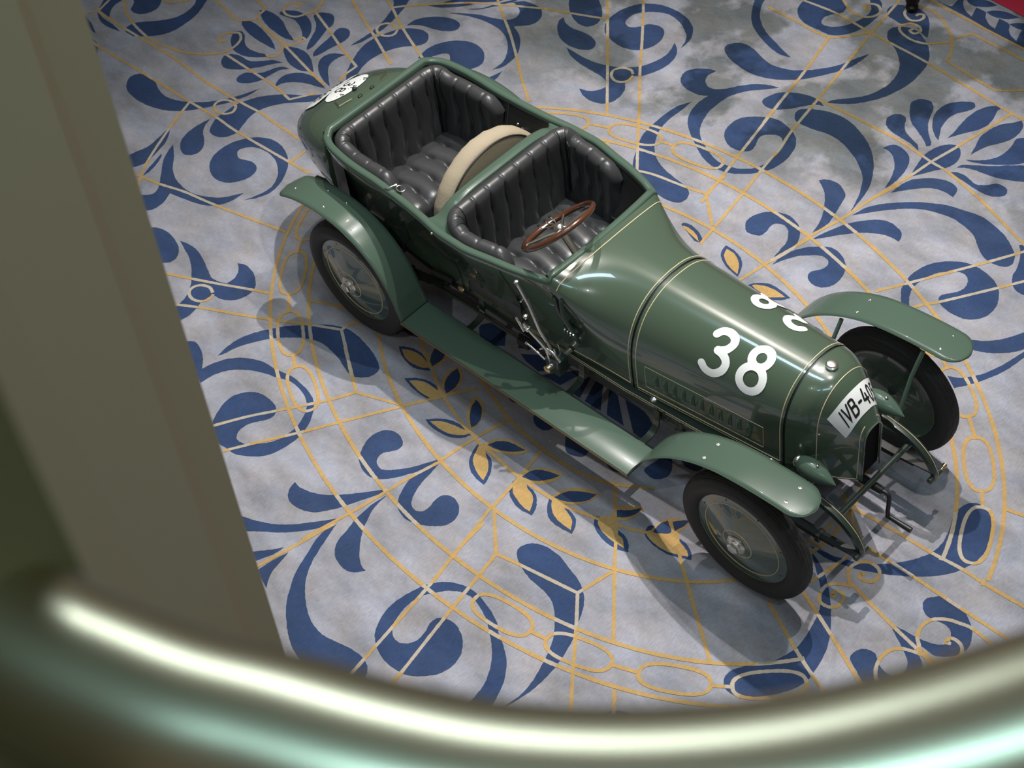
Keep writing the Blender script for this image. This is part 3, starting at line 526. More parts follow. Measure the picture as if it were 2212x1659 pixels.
LINES = """-4289,142* -4206,265*
-4240,413* -4198,271* -4039,261 -3659,264 -3228,269 -2769,239 -2396,247 -2185,260 -1977,250 -1698,242
-4134,490 -4037,416 -3909,364 -3813,337 -3625,306 -3480,308 -3265,344 -3118,410 -3007,492 -2954,564 -2944,649 -2973,731 -3036,772 -3079,749 -3126,706 -3126,637 -3078,620 -3051,656
-4024,14 -3846,-4 -3471,5 -3132,11 -2716,16 -2413,26 -2161,17 -1615,37 -1391,49
-2716,16* -2609,-257 -2462,-568 -2362,-721 -2262,-840
-2444,-753 -2357,-725 -2184,-691 -1968,-630 -1690,-581 -1086,-449
-3883,672 -3775,705 -3688,813
-3518,936* -3173,864* -3049,973* -3086,1016 -3102,1102* -3248,1130*
-3049,973* -2939,938 -2650,891 -2220,795 -2023,760
-2650,891* -2606,829 -2593,771 -2626,729 -2669,731
-2650,891* -2586,929 -2561,990 -2562,1032 -2603,1028 -2619,982
-2927,542* -2598,532 -2320,523 -2123,491* -2052,600 -2009,665
-2384,192 -2447,213 -2513,192 -2543,142 -2519,91 -2455,69 -2390,91 -2360,140 -2384,192
-1590,48* -1602,191*
-2911,1249 -2914,1301 -2969,1288 -2999,1230 -2972,1170 -2905,1148 -2828,1177 -2788,1250 -2763,1312 -2786,1393 -2815,1444
-2763,1312* -2478,1214 -2276,1140 -1997,1051* -1996,944 -1979,859
-2626,1580 -2231,1411 -2140,1375 -1798,1223
-2402,1742 -2290,1699 -2093,1598 -1858,1497 -1665,1420
-2296,1704* -2200,1799 -2024,1953 -1851,2096 -1654,2213 -1345,2376 -1128,2464 -887,2562 -855,2577*
-1694,2254 -1518,2137 -1320,2009 -1115,1859 -931,1717 -678,1538
-2062,1538 -2122,1562 -2184,1544 -2214,1495 -2193,1443 -2133,1420 -2071,1438 -2042,1486 -2062,1538
-1009,2749 -859,2582 -551,2241 -127,1763
56,1567* 140,1480*
-789,2908 -609,2696 -438,2488 -274,2283 -25,1994 101,1842 263,1648 419,1465* 537,1504 773,1541 938,1574
-280,2214 -324,2238 -386,2220 -422,2166 -398,2111 -341,2082 -288,2097 -260,2141 -267,2200
725,2724 782,2445 864,2029 921,1739 967,1491
1892,2410* 1828,2181 1791,1932 1730,1695 1699,1458 1664,1325
2072,3434* 1981,2962 1928,2721 1899,2528 1853,2311 1828,2181*
2913,2467 2743,2173 2605,1949 2459,1713 2344,1534*
3058,2246 2915,2020 2707,1706 2655,1646 2603,1562
942,2778* 1268,2779 1644,2765 1928,2721 2076,2706 2302,2641 2404,2609 2703,2489 2874,2424
15,3386 302,3376 588,3371 802,3593*
588,3371* 678,2987 730,2712 769,2495 793,2362
740,4013 803,3577 880,3136 942,2778 1004,2401 1052,2215 1069,2068 1125,1753 1187,1371
169,3600 473,3618 810,3582 1316,3545 1968,3453 2203,3429
908,4134 1236,4106 1788,4058
899,4018 981,4045 1113,4000 1242,3914 1329,3817 1390,3702 1400,3646* 1514,3620 1600,3606 1848,3575* 1926,3625 2004,3691
1300,3859* 1373,3993* 1484,3986 1858,3953
1328,3832 1264,3785 1193,3717 1086,3687 981,3707 926,3749 930,3792 968,3837 1037,3838 1071,3798 1047,3755 1005,3765 1016,3798
840,3959 862,3900 928,3865 982,3888 999,3934 979,3969 946,3953 944,3927
408,3773 538,3698 642,3698 704,3752 706,3820 652,3865 593,3847 580,3796 617,3773 632,3808
938,1574* 927,1744 924,1785
938,1574* 1165,1367*
1213,1187* 1184,1368*
1619,1093 1666,1339 1740,1676
1659,-1200* 1900,-1431* 1929,-1588 1953,-1752
1900,-1431* 2066,-1397 2441,-1328* 2493,-1097*
2441,-1328* 2582,-1492 2772,-1725 2954,-1939
2256,-794 2381,-943 2498,-1083 2808,-1438
3010,-1653* 3126,-1792*
2528,-591 2700,-762 2847,-874 3004,-990 3293,-1198
1694,-1322* 1705,-1504
1017,-1881* 954,-2137 886,-2402*
1642,-1192 1673,-1339 1721,-1606 1762,-1840 1819,-2301 1856,-2597
1903,-1429* 1968,-1840 2052,-2326 2079,-2483
-140,-1874 -25,-1686 83,-1539 272,-1278 364,-1119* 665,-1009*
364,-1119* 230,-1032 27,-907
63,-1968 165,-1809 334,-1555 462,-1351 678,-1011 832,-779
1172,-1161* 1107,-1400 1079,-1545 1026,-1787 949,-2087
-1450,-1229* -1253,-1143 -1063,-1056 -846,-952 -728,-900*
-1168,-1373* -993,-1275 -733,-1149 -520,-1039 -284,-911 -103,-819*
-103,-819* -93,-747 -54,-690
-103,-819* 47,-915 250,-1051
-460,-775* -240,-674*
-1023,-1145 -1012,-1186 -1038,-1237 -1102,-1261 -1163,-1242 -1186,-1193 -1156,-1142 -1094,-1120 -1038,-1137
682,-995* 773,-862 825,-772 945,-616
1168,-1148* 1203,-926 1268,-670*
1654,-1204* 1632,-1025 1621,-935 1584,-707
2251,-798* 2098,-632*
871,-542 1033,-593 1265,-667 1584,-707 1820,-706 1978,-676 2111,-622 2290,-508
338,-533 481,-620 614,-687 738,-758 825,-797 959,-843 1075,-878 1171,-894 1266,-920 1359,-924 1616,-950 1881,-941 2021,-923 2305,-838 2460,-774 2607,-683
3381,-448* 3432,-184*
3214,-264* 3230,-54*
3270,-480 3384,-524 3666,-646 4018,-813
3277,-692 3597,-847 3854,-952
3142,148 3231,94 3319,20 3430,-54
3171,109 3241,102 3529,121 3758,127 3958,143 4108,140 4363,150
3449,-69 3663,-63 3803,-65 4121,-72 4511,-74
3553,-313 3688,-348 3906,-397 4079,-430 4149,-446 4287,-467
3567,-332 3530,-303 3489,-248 3497,-186 3543,-142 3604,-141 3637,-174 3638,-228 3602,-253 3564,-255 3553,-229 3579,-222
3567,-332 3525,-347 3479,-381 3457,-424 3468,-484 3498,-518 3551,-516 3587,-482 3586,-424 3554,-397 3523,-408 3518,-442 3546,-438
4101,-440 4054,-395 4020,-358 4004,-295 4023,-227 4083,-176 4142,-155 4212,-139 4321,-151 4423,-176
4102,-411 4154,-432 4210,-408 4249,-361 4260,-305 4232,-264 4189,-253 4159,-264 4160,-296 4185,-289
4109,-442 4060,-455 4004,-480 3964,-527 3957,-599 3980,-672 4027,-724 4078,-754
4132,-432 4174,-471 4205,-536 4189,-605 4136,-632 4092,-623 4091,-601 4120,-600
3825,144* 3832,118*
4088,161* 4099,122*
3898,628* 4027,661*
3899,627* 4021,658*"""

def parse(s):
    out = []
    for ln in s.strip().split('\n'):
        pts, cor = [], []
        for q in ln.split():
            c = q.endswith('*')
            a, b = q.rstrip('*').split(',')
            pts.append(Vector((int(a) / 1000, int(b) / 1000, 0)))
            cor.append(c)
        out.append((pts, cor))
    return out

def spline_open(pts, n=6):
    return catmull(pts, n) if len(pts) > 2 else [pts[0], pts[1]]

def smooth_closed(pts, cor, n=6):
    N = len(pts)
    ks = [i for i in range(N) if cor[i]]
    if not ks:
        return catmull(pts, n, True)
    out = []
    for j, a in enumerate(ks):
        b = ks[(j + 1) % len(ks)]
        if b <= a:
            b += N
        seg = [pts[i % N] for i in range(a, b + 1)]
        out += spline_open(seg, n)[:-1]
    return out

def smooth_path(pts, cor, n=8):
    N = len(pts)
    ks = sorted(set([0, N - 1] + [i for i in range(N) if cor[i]]))
    out = []
    for a, b in zip(ks[:-1], ks[1:]):
        out += spline_open(pts[a:b + 1], n)[:-1]
    out.append(pts[-1])
    return out

def jitter(P, amp):
    return [p + Vector((random.uniform(-amp, amp), random.uniform(-amp, amp), 0)) for p in P]

blue_polys = []
PZ = [0.]
def patch(name, pts, cor, z, m):
    PZ[0] += .000003
    z += PZ[0]
    P = jitter(smooth_closed(pts, cor), .0016)
    V = [(p.x, p.y, z) for p in P]
    a = sum(V[i - 1][0] * V[i][1] - V[i][0] * V[i - 1][1] for i in range(len(V)))
    if a < 0:
        V.reverse()
    o = link(name, V, [tuple(range(len(V)))], m, floor, smooth=False)
    return P

# the carpet mirrors itself about both axes of its oval medallion: the unseen
# quarters are woven from the seen ones
CU = Vector((.98368, -.17992, 0))
CV = Vector((.17992, .98368, 0))
CO = Vector((1.433, .064, 0))
SEEN = [(-4.996, -.133), (1.452, 4.527), (4.875, -.656), (.808, -4.159)]
def seen(p):
    for i in range(4):
        a, b = SEEN[i], SEEN[(i + 1) % 4]
        if (b[0] - a[0]) * (p.y - a[1]) - (b[1] - a[1]) * (p.x - a[0]) > 0:
            return False
    return True
def mirrored(shapes, dedupe=.15):
    out, cs = [], []
    for sx, sy in ((1, -1), (-1, 1), (-1, -1)):
        for pts, cor in shapes:
            q = []
            for p in pts:
                d = p - CO
                q.append(CO + CU * (d.dot(CU) * sx) + CV * (d.dot(CV) * sy))
            if any(seen(p) for p in q) or any(p.y > 4.0 for p in q):
                continue
            c = sum(q, Vector((0, 0, 0))) / len(q)
            if any((c - k).length < dedupe for k in cs):
                continue
            cs.append(c)
            out.append((q, cor))
    return out
BL = parse(BLUE)
BLM = mirrored(BL[:104])
for i, (pts, cor) in enumerate(BL):
    P = patch('carpet_scroll' if i < 104 else 'carpet_leaf', pts, cor, .0010, C_BLUE)
    if i >= 104:
        continue
    xs = [p.x for p in P]
    ys = [p.y for p in P]
    blue_polys.append((min(xs), max(xs), min(ys), max(ys), [(p.x, p.y) for p in P]))
for pts, cor in BLM:
    P = patch('carpet_scroll', pts, cor, .0010, C_BLUE)
    xs = [p.x for p in P]
    ys = [p.y for p in P]
    blue_polys.append((min(xs), max(xs), min(ys), max(ys), [(p.x, p.y) for p in P]))
for pts, cor in parse(GOLDF):
    patch('carpet_leaf', pts, cor, .0013, C_GOLD)
for pts, cor in parse(BLUE2):
    patch('carpet_leaf', pts, cor, .0030, C_BLUE)

def in_blue(x, y):
    for (a, b, c, d, P) in blue_polys:
        if a <= x <= b and c <= y <= d:
            ins = False
            j = len(P) - 1
            for i in range(len(P)):
                xi, yi = P[i]
                xj, yj = P[j]
                if (yi > y) != (yj > y) and x < (xj - xi) * (y - yi) / (yj - yi) + xi:
                    ins = not ins
                j = i
            if ins:
                return True
    return False

def resample(P, step):
    out = [P[0]]
    for a, b in zip(P[:-1], P[1:]):
        n = max(1, int((b - a).length / step))
        for k in range(1, n + 1):
            out.append(a.lerp(b, k / n))
    return out

LZ = [.0020]
def carpet_line(P, w=.021, closed=False, name='carpet_line', z=None):
    LZ[0] += .000004
    z = LZ[0]
    P = resample(P, .012)
    V, Q, MI = [], [], []
    n = len(P)
    for i in range(n):
        a = P[i - 1] if (i or closed) else P[0]
        b = P[(i + 1) % n] if (i < n - 1 or closed) else P[-1]
        t = (b - a)
        if t.length < 1e-9:
            t = Vector((1, 0, 0))
        t.normalize()
        nn = Vector((-t.y, t.x, 0))
        ww = w * .5 * random.uniform(.9, 1.1)
        V.append((P[i].x + nn.x * ww, P[i].y + nn.y * ww, z))
        V.append((P[i].x - nn.x * ww, P[i].y - nn.y * ww, z))
    for i in range(n if closed else n - 1):
        j = (i + 1) % n
        Q.append((2 * i, 2 * i + 1, 2 * j + 1, 2 * j))
        m = (P[i] + P[j]) * .5
        MI.append(1 if in_blue(m.x, m.y) else 0)
    return link(name, V, Q, [C_GOLD, C_CREAM], floor, smooth=False, mi=MI)

LN = parse(LINES)
for pts, cor in LN + mirrored(LN, .08):
    if len(pts) < 2 or (pts[0] - pts[-1]).length < .004 and len(pts) < 4:
        continue
    carpet_line(smooth_path(pts, cor))

# oval medallion: two ellipses with a chain of links between them
def oval(a, b, t):
    return CO + CU * (a * cos(t)) + CV * (b * sin(t))
for (a, b) in ((2.742, 1.884), (2.47, 1.632)):
    for s in (1, -1):
        carpet_line([oval(a, b, s * radians(18 + 144 * k / 120)) for k in range(121)], .024)
carpet_line([oval(1.863, 1.253, 2 * pi * k / 160) for k in range(160)], .024, True)
ANG = [25.4, 39.5, 53.5, 65.3]
for sx in (1, -1):
    for sy in (1, -1):
        ends = []
        for q, an in enumerate(ANG):
            t = radians(an)
            c = Vector((2.606 * cos(t), 1.758 * sin(t), 0))
            tg = Vector((-2.606 * sin(t), 1.758 * cos(t), 0)).normalized()
            nm = Vector((tg.y, -tg.x, 0))
            L, H = .195, .082
            pts = []
            for k in range(48):
                f = 2 * pi * k / 48
                e = .78
                pts.append(c + tg * (L * math.copysign(abs(cos(f)) ** e, cos(f))) + nm * (H * math.copysign(abs(sin(f)) ** e, sin(f))))
            mp = lambda v: CO + CU * (v.x * sx) + CV * (v.y * sy)
            carpet_line([mp(v) for v in pts], .022, True, 'carpet_link')
            if q:
                carpet_line([mp(ends[-1]), mp(c - tg * L)], .022, name='carpet_link')
            ends.append(c + tg * L)

# red carpet beyond the patterned one
rc = link('red_carpet', [(-3, 4.815, .006), (8, 3.72, .006), (8, 9, .006), (-3, 9, .006)], [(0, 1, 2, 3)], REDC, None, smooth=False)
tag(rc, 'plain crimson carpet in the far corner past the leaf border', 'carpet')

# ================================================================== CAR
car = bpy.data.objects.new('vintage_touring_car', None)
COL.objects.link(car)
car.location = (1.55, 0, 0)
tag(car, 'dark green vintage open racing tourer with white number 38 on its bonnet', 'car')

# ---- body surface
def sup(a, zt, zc, n, zb, wb):
    P = []
    for k in range(9):
        th = k / 8 * pi / 2
        P.append((a * abs(sin(th)) ** (2 / n), zc + (zt - zc) * abs(cos(th)) ** (2 / n)))
    for k in range(1, 5):
        P.append((lerp(a, wb, k / 4), lerp(zc, zb, k / 4)))
    return P

SEAM = sup(.372, 1.235, .80, 2.35, .585, .368)
FRONT = sup(.292, 1.24, .90, 2.25, .60, .287)
DASH = [(0, 1.228), (.09, 1.228), (.18, 1.227), (.26, 1.226), (.33, 1.224), (.39, 1.221), (.43, 1.214), (.452, 1.198), (.456, 1.165),
        (.440, 1.07), (.418, .93), (.402, .78), (.394, .585)]
def mixp(A, B, t):
    return [(lerp(a[0], b[0], t), lerp(a[1], b[1], t)) for a, b in zip(A, B)]

NOSE = [(3.06, FRONT), (3.13, sup(.272, 1.235, .91, 2.25, .60, .268)), (3.21, sup(.218, 1.215, .95, 2.2, .595, .218)),
        (3.30, sup(.155, 1.14, .93, 2.2, .585, .160)), (3.37, sup(.105, 1.045, .90, 2.3, .58, .112)), (3.415, sup(.073, .965, .88, 2.6, .575, .078))]

RIMX = [-.34, -.24, -.09, .04, .2, .4, .6, .77, .9, 1.0, 1.18, 1.31, 1.45, 1.55]
RIMY = [.437, .495, .522, .528, .526, .535, .552, .575, .578, .577, .545, .522, .487, .452]
def rimz(x):
    return interp(x, [-.9, -.34, .77, 1.45, 1.55], [1.30, 1.285, 1.215, 1.21, 1.198])

TAIL = [(-.34, 1.30, .455, 1.06, .66, .34), (-.45, 1.272, .452, 1.02, .70, .27), (-.6, 1.21, .415, .99, .74, .20), (-.75, 1.125, .355, .95, .755, .14),
        (-.87, 1.03, .285, .90, .75, .10), (-.96, .94, .205, .86, .75, .06), (-1.02, .855, .12, .81, .75, .035), (-1.045, .785, .012, .78, .765, .01)]
def prof(x):
    """13 half-section points (y, z), crown to sill, at station x"""
    if x >= 3.06:
        for i in range(len(NOSE) - 1):
            if x <= NOSE[i + 1][0] + 1e-9:
                xs = [q[0] for q in NOSE]
                return [(interp_s(x, xs, [q[1][k][0] for q in NOSE]), interp_s(x, xs, [q[1][k][1] for q in NOSE])) for k in range(13)]
        return NOSE[-1][1]
    if x >= 2.06:
        return mixp(SEAM, FRONT, (x - 2.06) / 1.0)
    if x >= 1.55:
        s = (x - 1.55) / .51
        return mixp(SEAM, DASH, (1 - s) ** 1.75)
    if x >= -.34:
        yr = interp_s(x, RIMX, RIMY)
        zr = rimz(x)
        yb = interp(x, [-.34, .3, 1.0, 1.55], [.40, .41, .415, .394])
        zb = interp(x, [-.34, 0, .5, 1.55], [.60, .64, .60, .585])
        P = [(yr * k / 7, zr) for k in range(7)]
        P += [(yr, zr), (yr + .004, zr - .033), (lerp(yb, yr, .80), zr - .13), (lerp(yb, yr, .40), lerp(zb, zr, .53)), (lerp(yb, yr, .10), lerp(zb, zr, .28)), (yb, zb)]
        return P
    xs = [t[0] for t in reversed(TAIL)]
    g = lambda i: interp_s(x, xs, [t[i] for t in reversed(TAIL)])
    zt, a, zc, zb, wb = g(1), g(2), g(3), g(4), g(5)
    P = sup(a, zt, zc, 2.5, zb, wb)
    low = []
    for k in range(1, 5):
        th = k / 4 * pi / 2
        low.append((lerp(wb, a, cos(th) ** .8), lerp(zc, zb, sin(th) ** .9)))
    return P[:9] + low

def fine(P, per=3):
    # refine a 13-point half profile
    V = catmull([Vector((0 if i == 0 else p[0], p[1], 0)) for i, p in enumerate(P)], per)
    V[0].x = 0
    return [(v.x, v.y) for v in V]

def skin(xs, k0=0, k1=12, per=3, lift=0.0, pf=prof):
    rows = []
    for x in xs:
        P = fine(pf(x), per)[k0 * per:k1 * per + 1]
        R = [Vector((x, y, z)) for y, z in P]
        L = [Vector((x, -y, z)) for y, z in P]
        if k0 == 0:
            rows.append(list(reversed(L))[:-1] + R)
        else:
            rows.append(R)
    return rows

def surf(x, s):
    """point and outward normal on the closed skin: station x, girth s from the crown (s<0: car's right)"""
    sg = 1 if s >= 0 else -1
    P = fine(prof(x), 3)
    d = abs(s)
    for i in range(len(P) - 1):
        a, b = P[i], P[i + 1]
        l = math.hypot(b[0] - a[0], b[1] - a[1])
        if d <= l or i == len(P) - 2:
            t = d / l if l else 0
            y, z = lerp(a[0], b[0], t), lerp(a[1], b[1], t)
            ny, nz = (a[1] - b[1]), (b[0] - a[0])
            q = math.hypot(ny, nz) or 1
            return Vector((x, sg * y, z)), Vector((0, sg * ny / q, nz / q))
        d -= l

def on_skin(x, s, off=.0018):
    p, n = surf(x, s)
    p2, _ = surf(x + .004, s)
    tx = (p2 - p)
    n = (n - tx * (n.dot(tx) / max(tx.dot(tx), 1e-9)))
    n.normalize()
    return p + n * off

def frange(a, b, n):
    return [lerp(a, b, i / n) for i in range(n + 1)]

# scuttle and tub and tail : one coachwork shell
scx = frange(1.55, 2.052, 14)
V1 = grid_geo(skin(scx))
tubx = frange(-.34, 1.55, 46)
def side_rows(sg):
    rows = []
    for x in tubx:
        P = fine(prof(x), 3)[21:]
        rows.append([Vector((x, sg * y, z)) for y, z in P])
    return rows
V2 = grid_geo(side_rows(1))
V3 = grid_geo(side_rows(-1))
tlx = [-.34, -.36, -.40, -.45, -.52, -.6, -.68, -.75, -.81, -.87, -.92, -.96, -.99, -1.01, -1.025, -1.036, -1.045]
V4 = grid_geo(skin(tlx))
body = link('body_shell', *join(V1, V2, V3, V4), GREEN, car, ang=60)

# bonnet with its seams
bon = link('bonnet', *grid_geo(skin(frange(2.066, 3.052, 24))), GREEN, car, ang=60)
cow = link('radiator_cowl', *grid_geo(skin(frange(3.066, 3.415, 26))), GREEN, car, ang=70)
for nm, x in (('bonnet_seam', 2.059), ('bonnet_seam', 3.059)):
    g = skin([x - .009, x + .009])
    g = [[p + Vector((0, -p.y * .012, -.006)) for p in r] for r in g]
    link(nm, *grid_geo(g), BLACK, car)
# grille in the nose
P = fine(prof(3.40), 3)
ring = [Vector((3.398, y * .93, z)) for y, z in P] + [Vector((3.398, -y * .93, z)) for y, z in reversed(P)]
link('radiator_core', ring, [tuple(range(len(ring)))], PIT, car, smooth=False)
edge = [Vector((3.416, y, z)) for y, z in P]
Pn = fine(prof(3.415), 3)
tube('nose_bead', [Vector((3.416, -y, z)) for y, z in reversed(Pn)] + [Vector((3.416, y, z)) for y, z in Pn[1:]], .005, GREEN, car, 6)

# ---- pinstripes
def girth(x):
    P = fine(prof(x), 3)
    return sum(math.hypot(P[i + 1][0] - P[i][0], P[i + 1][1] - P[i][1]) for i in range(len(P) - 1))
def hoop(x, s0, s1, n=40):
    return [on_skin(x, lerp(s0, s1, i / n), .0012) for i in range(n + 1)]
def stripe(path, parent=car, r=.0028):
    return tube('pinstripe', path, r, CREAM, parent, 5)
for x, par in ((2.035, body), (2.088, bon), (3.035, bon), (3.215, cow)):
    g = girth(x) - .05
    stripe(hoop(x, -g, g), par)
# sill stripes on bonnet
for sg in (1, -1):
    stripe([on_skin(x, sg * (girth(x) - .05), .0012) for x in frange(2.088, 3.035, 20)], bon)
    stripe([on_skin(x, sg * (girth(x) - .03), .0012) for x in frange(2.088, 3.035, 20)], bon, .0012)
    # louvre panel outline
    g = lambda x, q: on_skin(x, sg * (girth(x) - q), .0012)
    q0, q1 = .095, .265
    loop = [g(x, q1) for x in frange(2.15, 2.93, 16)] + [g(2.93, lerp(q1, q0, t / 4)) for t in range(1, 5)] + [g(x, q0) for x in frange(2.93, 2.15, 16)][1:] + [g(2.15, lerp(q0, q1, t / 4)) for t in range(1, 5)]
    stripe(loop, bon, .0016)
    # scuttle lower stripe, and grille edge stripe
    stripe([on_skin(x, sg * (girth(x) - .05), .0012) for x in frange(1.62, 2.035, 12)], body)
    stripe([on_skin(3.395, sg * q, .0012) for q in frange(.05, girth(3.395) - .012, 24)] + [on_skin(x, sg * (girth(x) - .012), .0012) for x in frange(3.39, 3.24, 8)], cow)
    # louvres
    for k in range(11):
        x = 2.225 + k * .061
        a, n0 = surf(x, sg * (girth(x) - .235))
        b, _ = surf(x, sg * (girth(x) - .135))
        n0 = Vector((0, sg, .05)).normalized()
        V, Q = [], []
        m = 7
        for i in range(9):
            t = i / 8
            c = a.lerp(b, t)
            hgt = .019 * (1 - abs(2 * t - 1) ** 6)
            for j in range(m):
                f = j / (m - 1)
                V.append(c + Vector(((f - .5) * .030, 0, 0)) + n0 * (hgt * sin(pi * f) ** .7 + .0005))
        Q = [(i * m + j, i * m + j + 1, (i + 1) * m + j + 1, (i + 1) * m + j) for i in range(8) for j in range(m - 1)]
        link('louvre', V, Q, GREEN, bon, ang=60)
    # bonnet catches
    for x in (2.2, 2.98):
        p = on_skin(x, sg * (girth(x) - .015), .012)
        c = lathe('bonnet_catch', [(-.02, .010), (-.012, .020), (0, .024), (.012, .016), (.02, .0)], p, (0, sg, .4), CHROME, bon, 14)
        tube('catch_stem', [p, p + Vector((0, sg * .004, -.055))], .006, CHROME, bon, 6)
# stripe round the dash edge
def dash_stripe(dx):
    pts = []
    for i in range(41):
        y = -.448 + .896 * i / 40
        x = 1.545 + dx + .02 * (1 - (abs(y) / .45) ** 2)
        pts.append(on_skin(x, math.copysign(interp(abs(y), [0, .39, .43, .448], [0, .39, .432, .462]), y) if y else 0, .0012))
    return pts
stripe(dash_stripe(.045), body, .0032)
# tub sill stripe
# filler cap and cowl hardware
lathe('filler_cap', [(-.01, .03), (.006, .034), (.012, .034), (.016, .027), (.024, .025), (.028, .012), (.028, .0)], on_skin(3.135, 0, 0), (.05, 0, 1), CHROME, cow, 24)

# ---- figures and plate lettering : strokes mapped on to the coachwork
def stroke_geo(strokes, w, fmap, sub=4):
    V, Q = [], []
    for pts, closed in strokes:
        P = [Vector((a, b, 0)) for a, b in pts]
        n = len(P)
        o = len(V)
        rows = []
        for i in range(n):
            a = P[i - 1] if (i or closed) else P[0]
            b = P[(i + 1) % n] if (i < n - 1 or closed) else P[-1]
            t = (b - a).normalized()
            nn = Vector((-t.y, t.x, 0))
            rows.append([P[i] + nn * (w * (.5 - k / sub)) for k in range(sub + 1)])
        if not closed:
            for end in (0, 1):
                r = rows[0] if not end else rows[-1]
                c = P[0] if not end else P[-1]
                t = ((P[0] - P[1]) if not end else (P[-1] - P[-2])).normalized()
                ext = []
                for d in (.35, .7, .9, 1.0):
                    h = sqrt(max(0, 1 - d * d)) + (0.02 if d == 1 else 0)
                    ext.append([c + t * (w * .5 * d) + (p - c) * h for p in r])
                rows = list(reversed(ext)) + rows if not end else rows + ext
        n = len(rows)
        for r in rows:
            V += [fmap(p.x, p.y) for p in r]
        m = sub + 1
        for i in range(n if closed else n - 1):
            j = (i + 1) % n
            for k in range(sub):
                Q.append((o + i * m + k, o + i * m + k + 1, o + j * m + k + 1, o + j * m + k))
    return V, Q

def ell_pts(cx, cy, rx, ry, n=28):
    return [(cx + rx * cos(2 * pi * k / n), cy + ry * sin(2 * pi * k / n)) for k in range(n)]
def sm(pts, n=5):
    return [(v.x, v.y) for v in catmull([Vector((a, b, 0)) for a, b in pts], n)]
G3 = [(sm([(.06, .86), (.14, .96), (.29, 1.0), (.46, .94), (.53, .80), (.46, .64), (.34, .56), (.27, .54)]), False), (sm([(.27, .54), (.40, .51), (.53, .42), (.58, .30), (.53, .14), (.36, .01), (.16, .02), (.02, .13)]), False)]
G8 = [(ell_pts(.30, .775, .215, .215), True), (ell_pts(.30, .275, .285, .285), True)]
def figure38(sg):
    # sg=-1: the car's right flank, read from that side (rear figure first)
    H = .245
    x0, s0 = (2.50, .385) if sg < 0 else (2.42, .365)
    lift = [.0032]
    def fm(u, v):
        x = x0 + (u if sg < 0 else .45 - u)
        return on_skin(x, sg * (s0 - v - (.10 * u if sg < 0 else .06 * (.45 - u))), lift[0])
    off3, off8 = 0.0, .235
    k = H
    st = [([(a * k * 1.0 + off3, b * k) for a, b in p], False) for p, c in G3] + [([(a * k * .98 + off8, b * k) for a, b in p], True) for p, c in G8]
    gs = []
    for q, one in enumerate(st):
        lift[0] = .0032 + .0006 * q
        gs.append(stroke_geo([one], .046, fm, 4))
    o = link('racing_number', *join(*gs), WHITE, bon)
    o['label'] = 'white racing number 38'
figure38(-1)
figure38(1)

# registration plate painted round the nose
def plate_map(u, v, off=.0035):
    # u: across (+ toward car's left), v: up the plate ; follows the cowl
    x = 3.322 - v * .9 - abs(u) * abs(u) * .55
    return on_skin(x, u, off)
pv, pq = [], []
for i in range(41):
    u = -.235 + .47 * i / 40
    for j in range(9):
        pv.append(plate_map(u, -.05 + .1 * j / 8))
pq = [(i * 9 + j, i * 9 + j + 1, (i + 1) * 9 + j + 1, (i + 1) * 9 + j) for i in range(40) for j in range(8)]
plate = link('registration_plate', pv, pq, WHITE, cow)
plate['label'] = 'white plate lettered IVB-405'
def seg(*p):
    out = []
    for a, b in zip(p[:-1], p[1:]):
        for k in range(5):
            out.append((lerp(a[0], b[0], k / 5), lerp(a[1], b[1], k / 5)))
    out.append(p[-1])
    return (out, False)
GL = {'I': [seg((.1, 0), (.1, 1))], 'V': [seg((0, 1), (.3, 0), (.6, 1))],
      'B': [seg((0, 0), (0, 1), (.38, 1), (.5, .9), (.5, .62), (.38, .53), (0, .53)), seg((.38, .53), (.55, .42), (.55, .1), (.42, 0), (0, 0))],
      '-': [seg((.05, .45), (.35, .45))], '4': [seg((.42, 0), (.42, .62)), seg((.25, 1), (0, .3), (.6, .3))],
      '0': [([(.27 + .25 * cos(2 * pi * k / 24), .5 + .5 * sin(2 * pi * k / 24)) for k in range(24)], True)],
      '5': [seg((.5, 1), (.08, 1), (.04, .56), (.3, .62), (.5, .5), (.5, .15), (.3, 0), (0, .08))],
      '3': [(sm([(.06, .86), (.14, .96), (.29, 1.0), (.46, .94), (.53, .80), (.46, .66), (.24, .55), (.46, .47), (.58, .32), (.54, .14), (.36, .01), (.16, .02), (.02, .13)]), False)],
      '8': [(ell_pts(.30, .775, .2, .215), True), (ell_pts(.30, .275, .26, .275), True)],
      'P': [seg((0, 0), (0, 1), (.4, 1), (.5, .85), (.5, .62), (.4, .5), (0, .5))], 'H': [seg((0, 0), (0, 1)), seg((.5, 0), (.5, 1)), seg((0, .5), (.5, .5))],
      'F': [seg((0, 0), (0, 1), (.5, 1)), seg((0, .52), (.4, .52))], '.': [seg((.08, .02), (.1, .02))]}
def word(txt, h, gap, widths):
    st, x = [], 0
    for ch in txt:
        for pts, c in GL[ch]:
            st.append(([(x + a * h, b * h) for a, b in pts], c))
        x += widths.get(ch, .6) * h + gap
    return st, x - gap
st, wd = word('IVB-405', .060, .015, {'I': .2, '-': .4, 'B': .58, '.': .2})
st = [([(a - wd / 2, b - .033) for a, b in p], c) for p, c in st]
link('plate_lettering', *stroke_geo(st, .0105, lambda u, v: plate_map(u, v, .0050), 2), INK, cow)

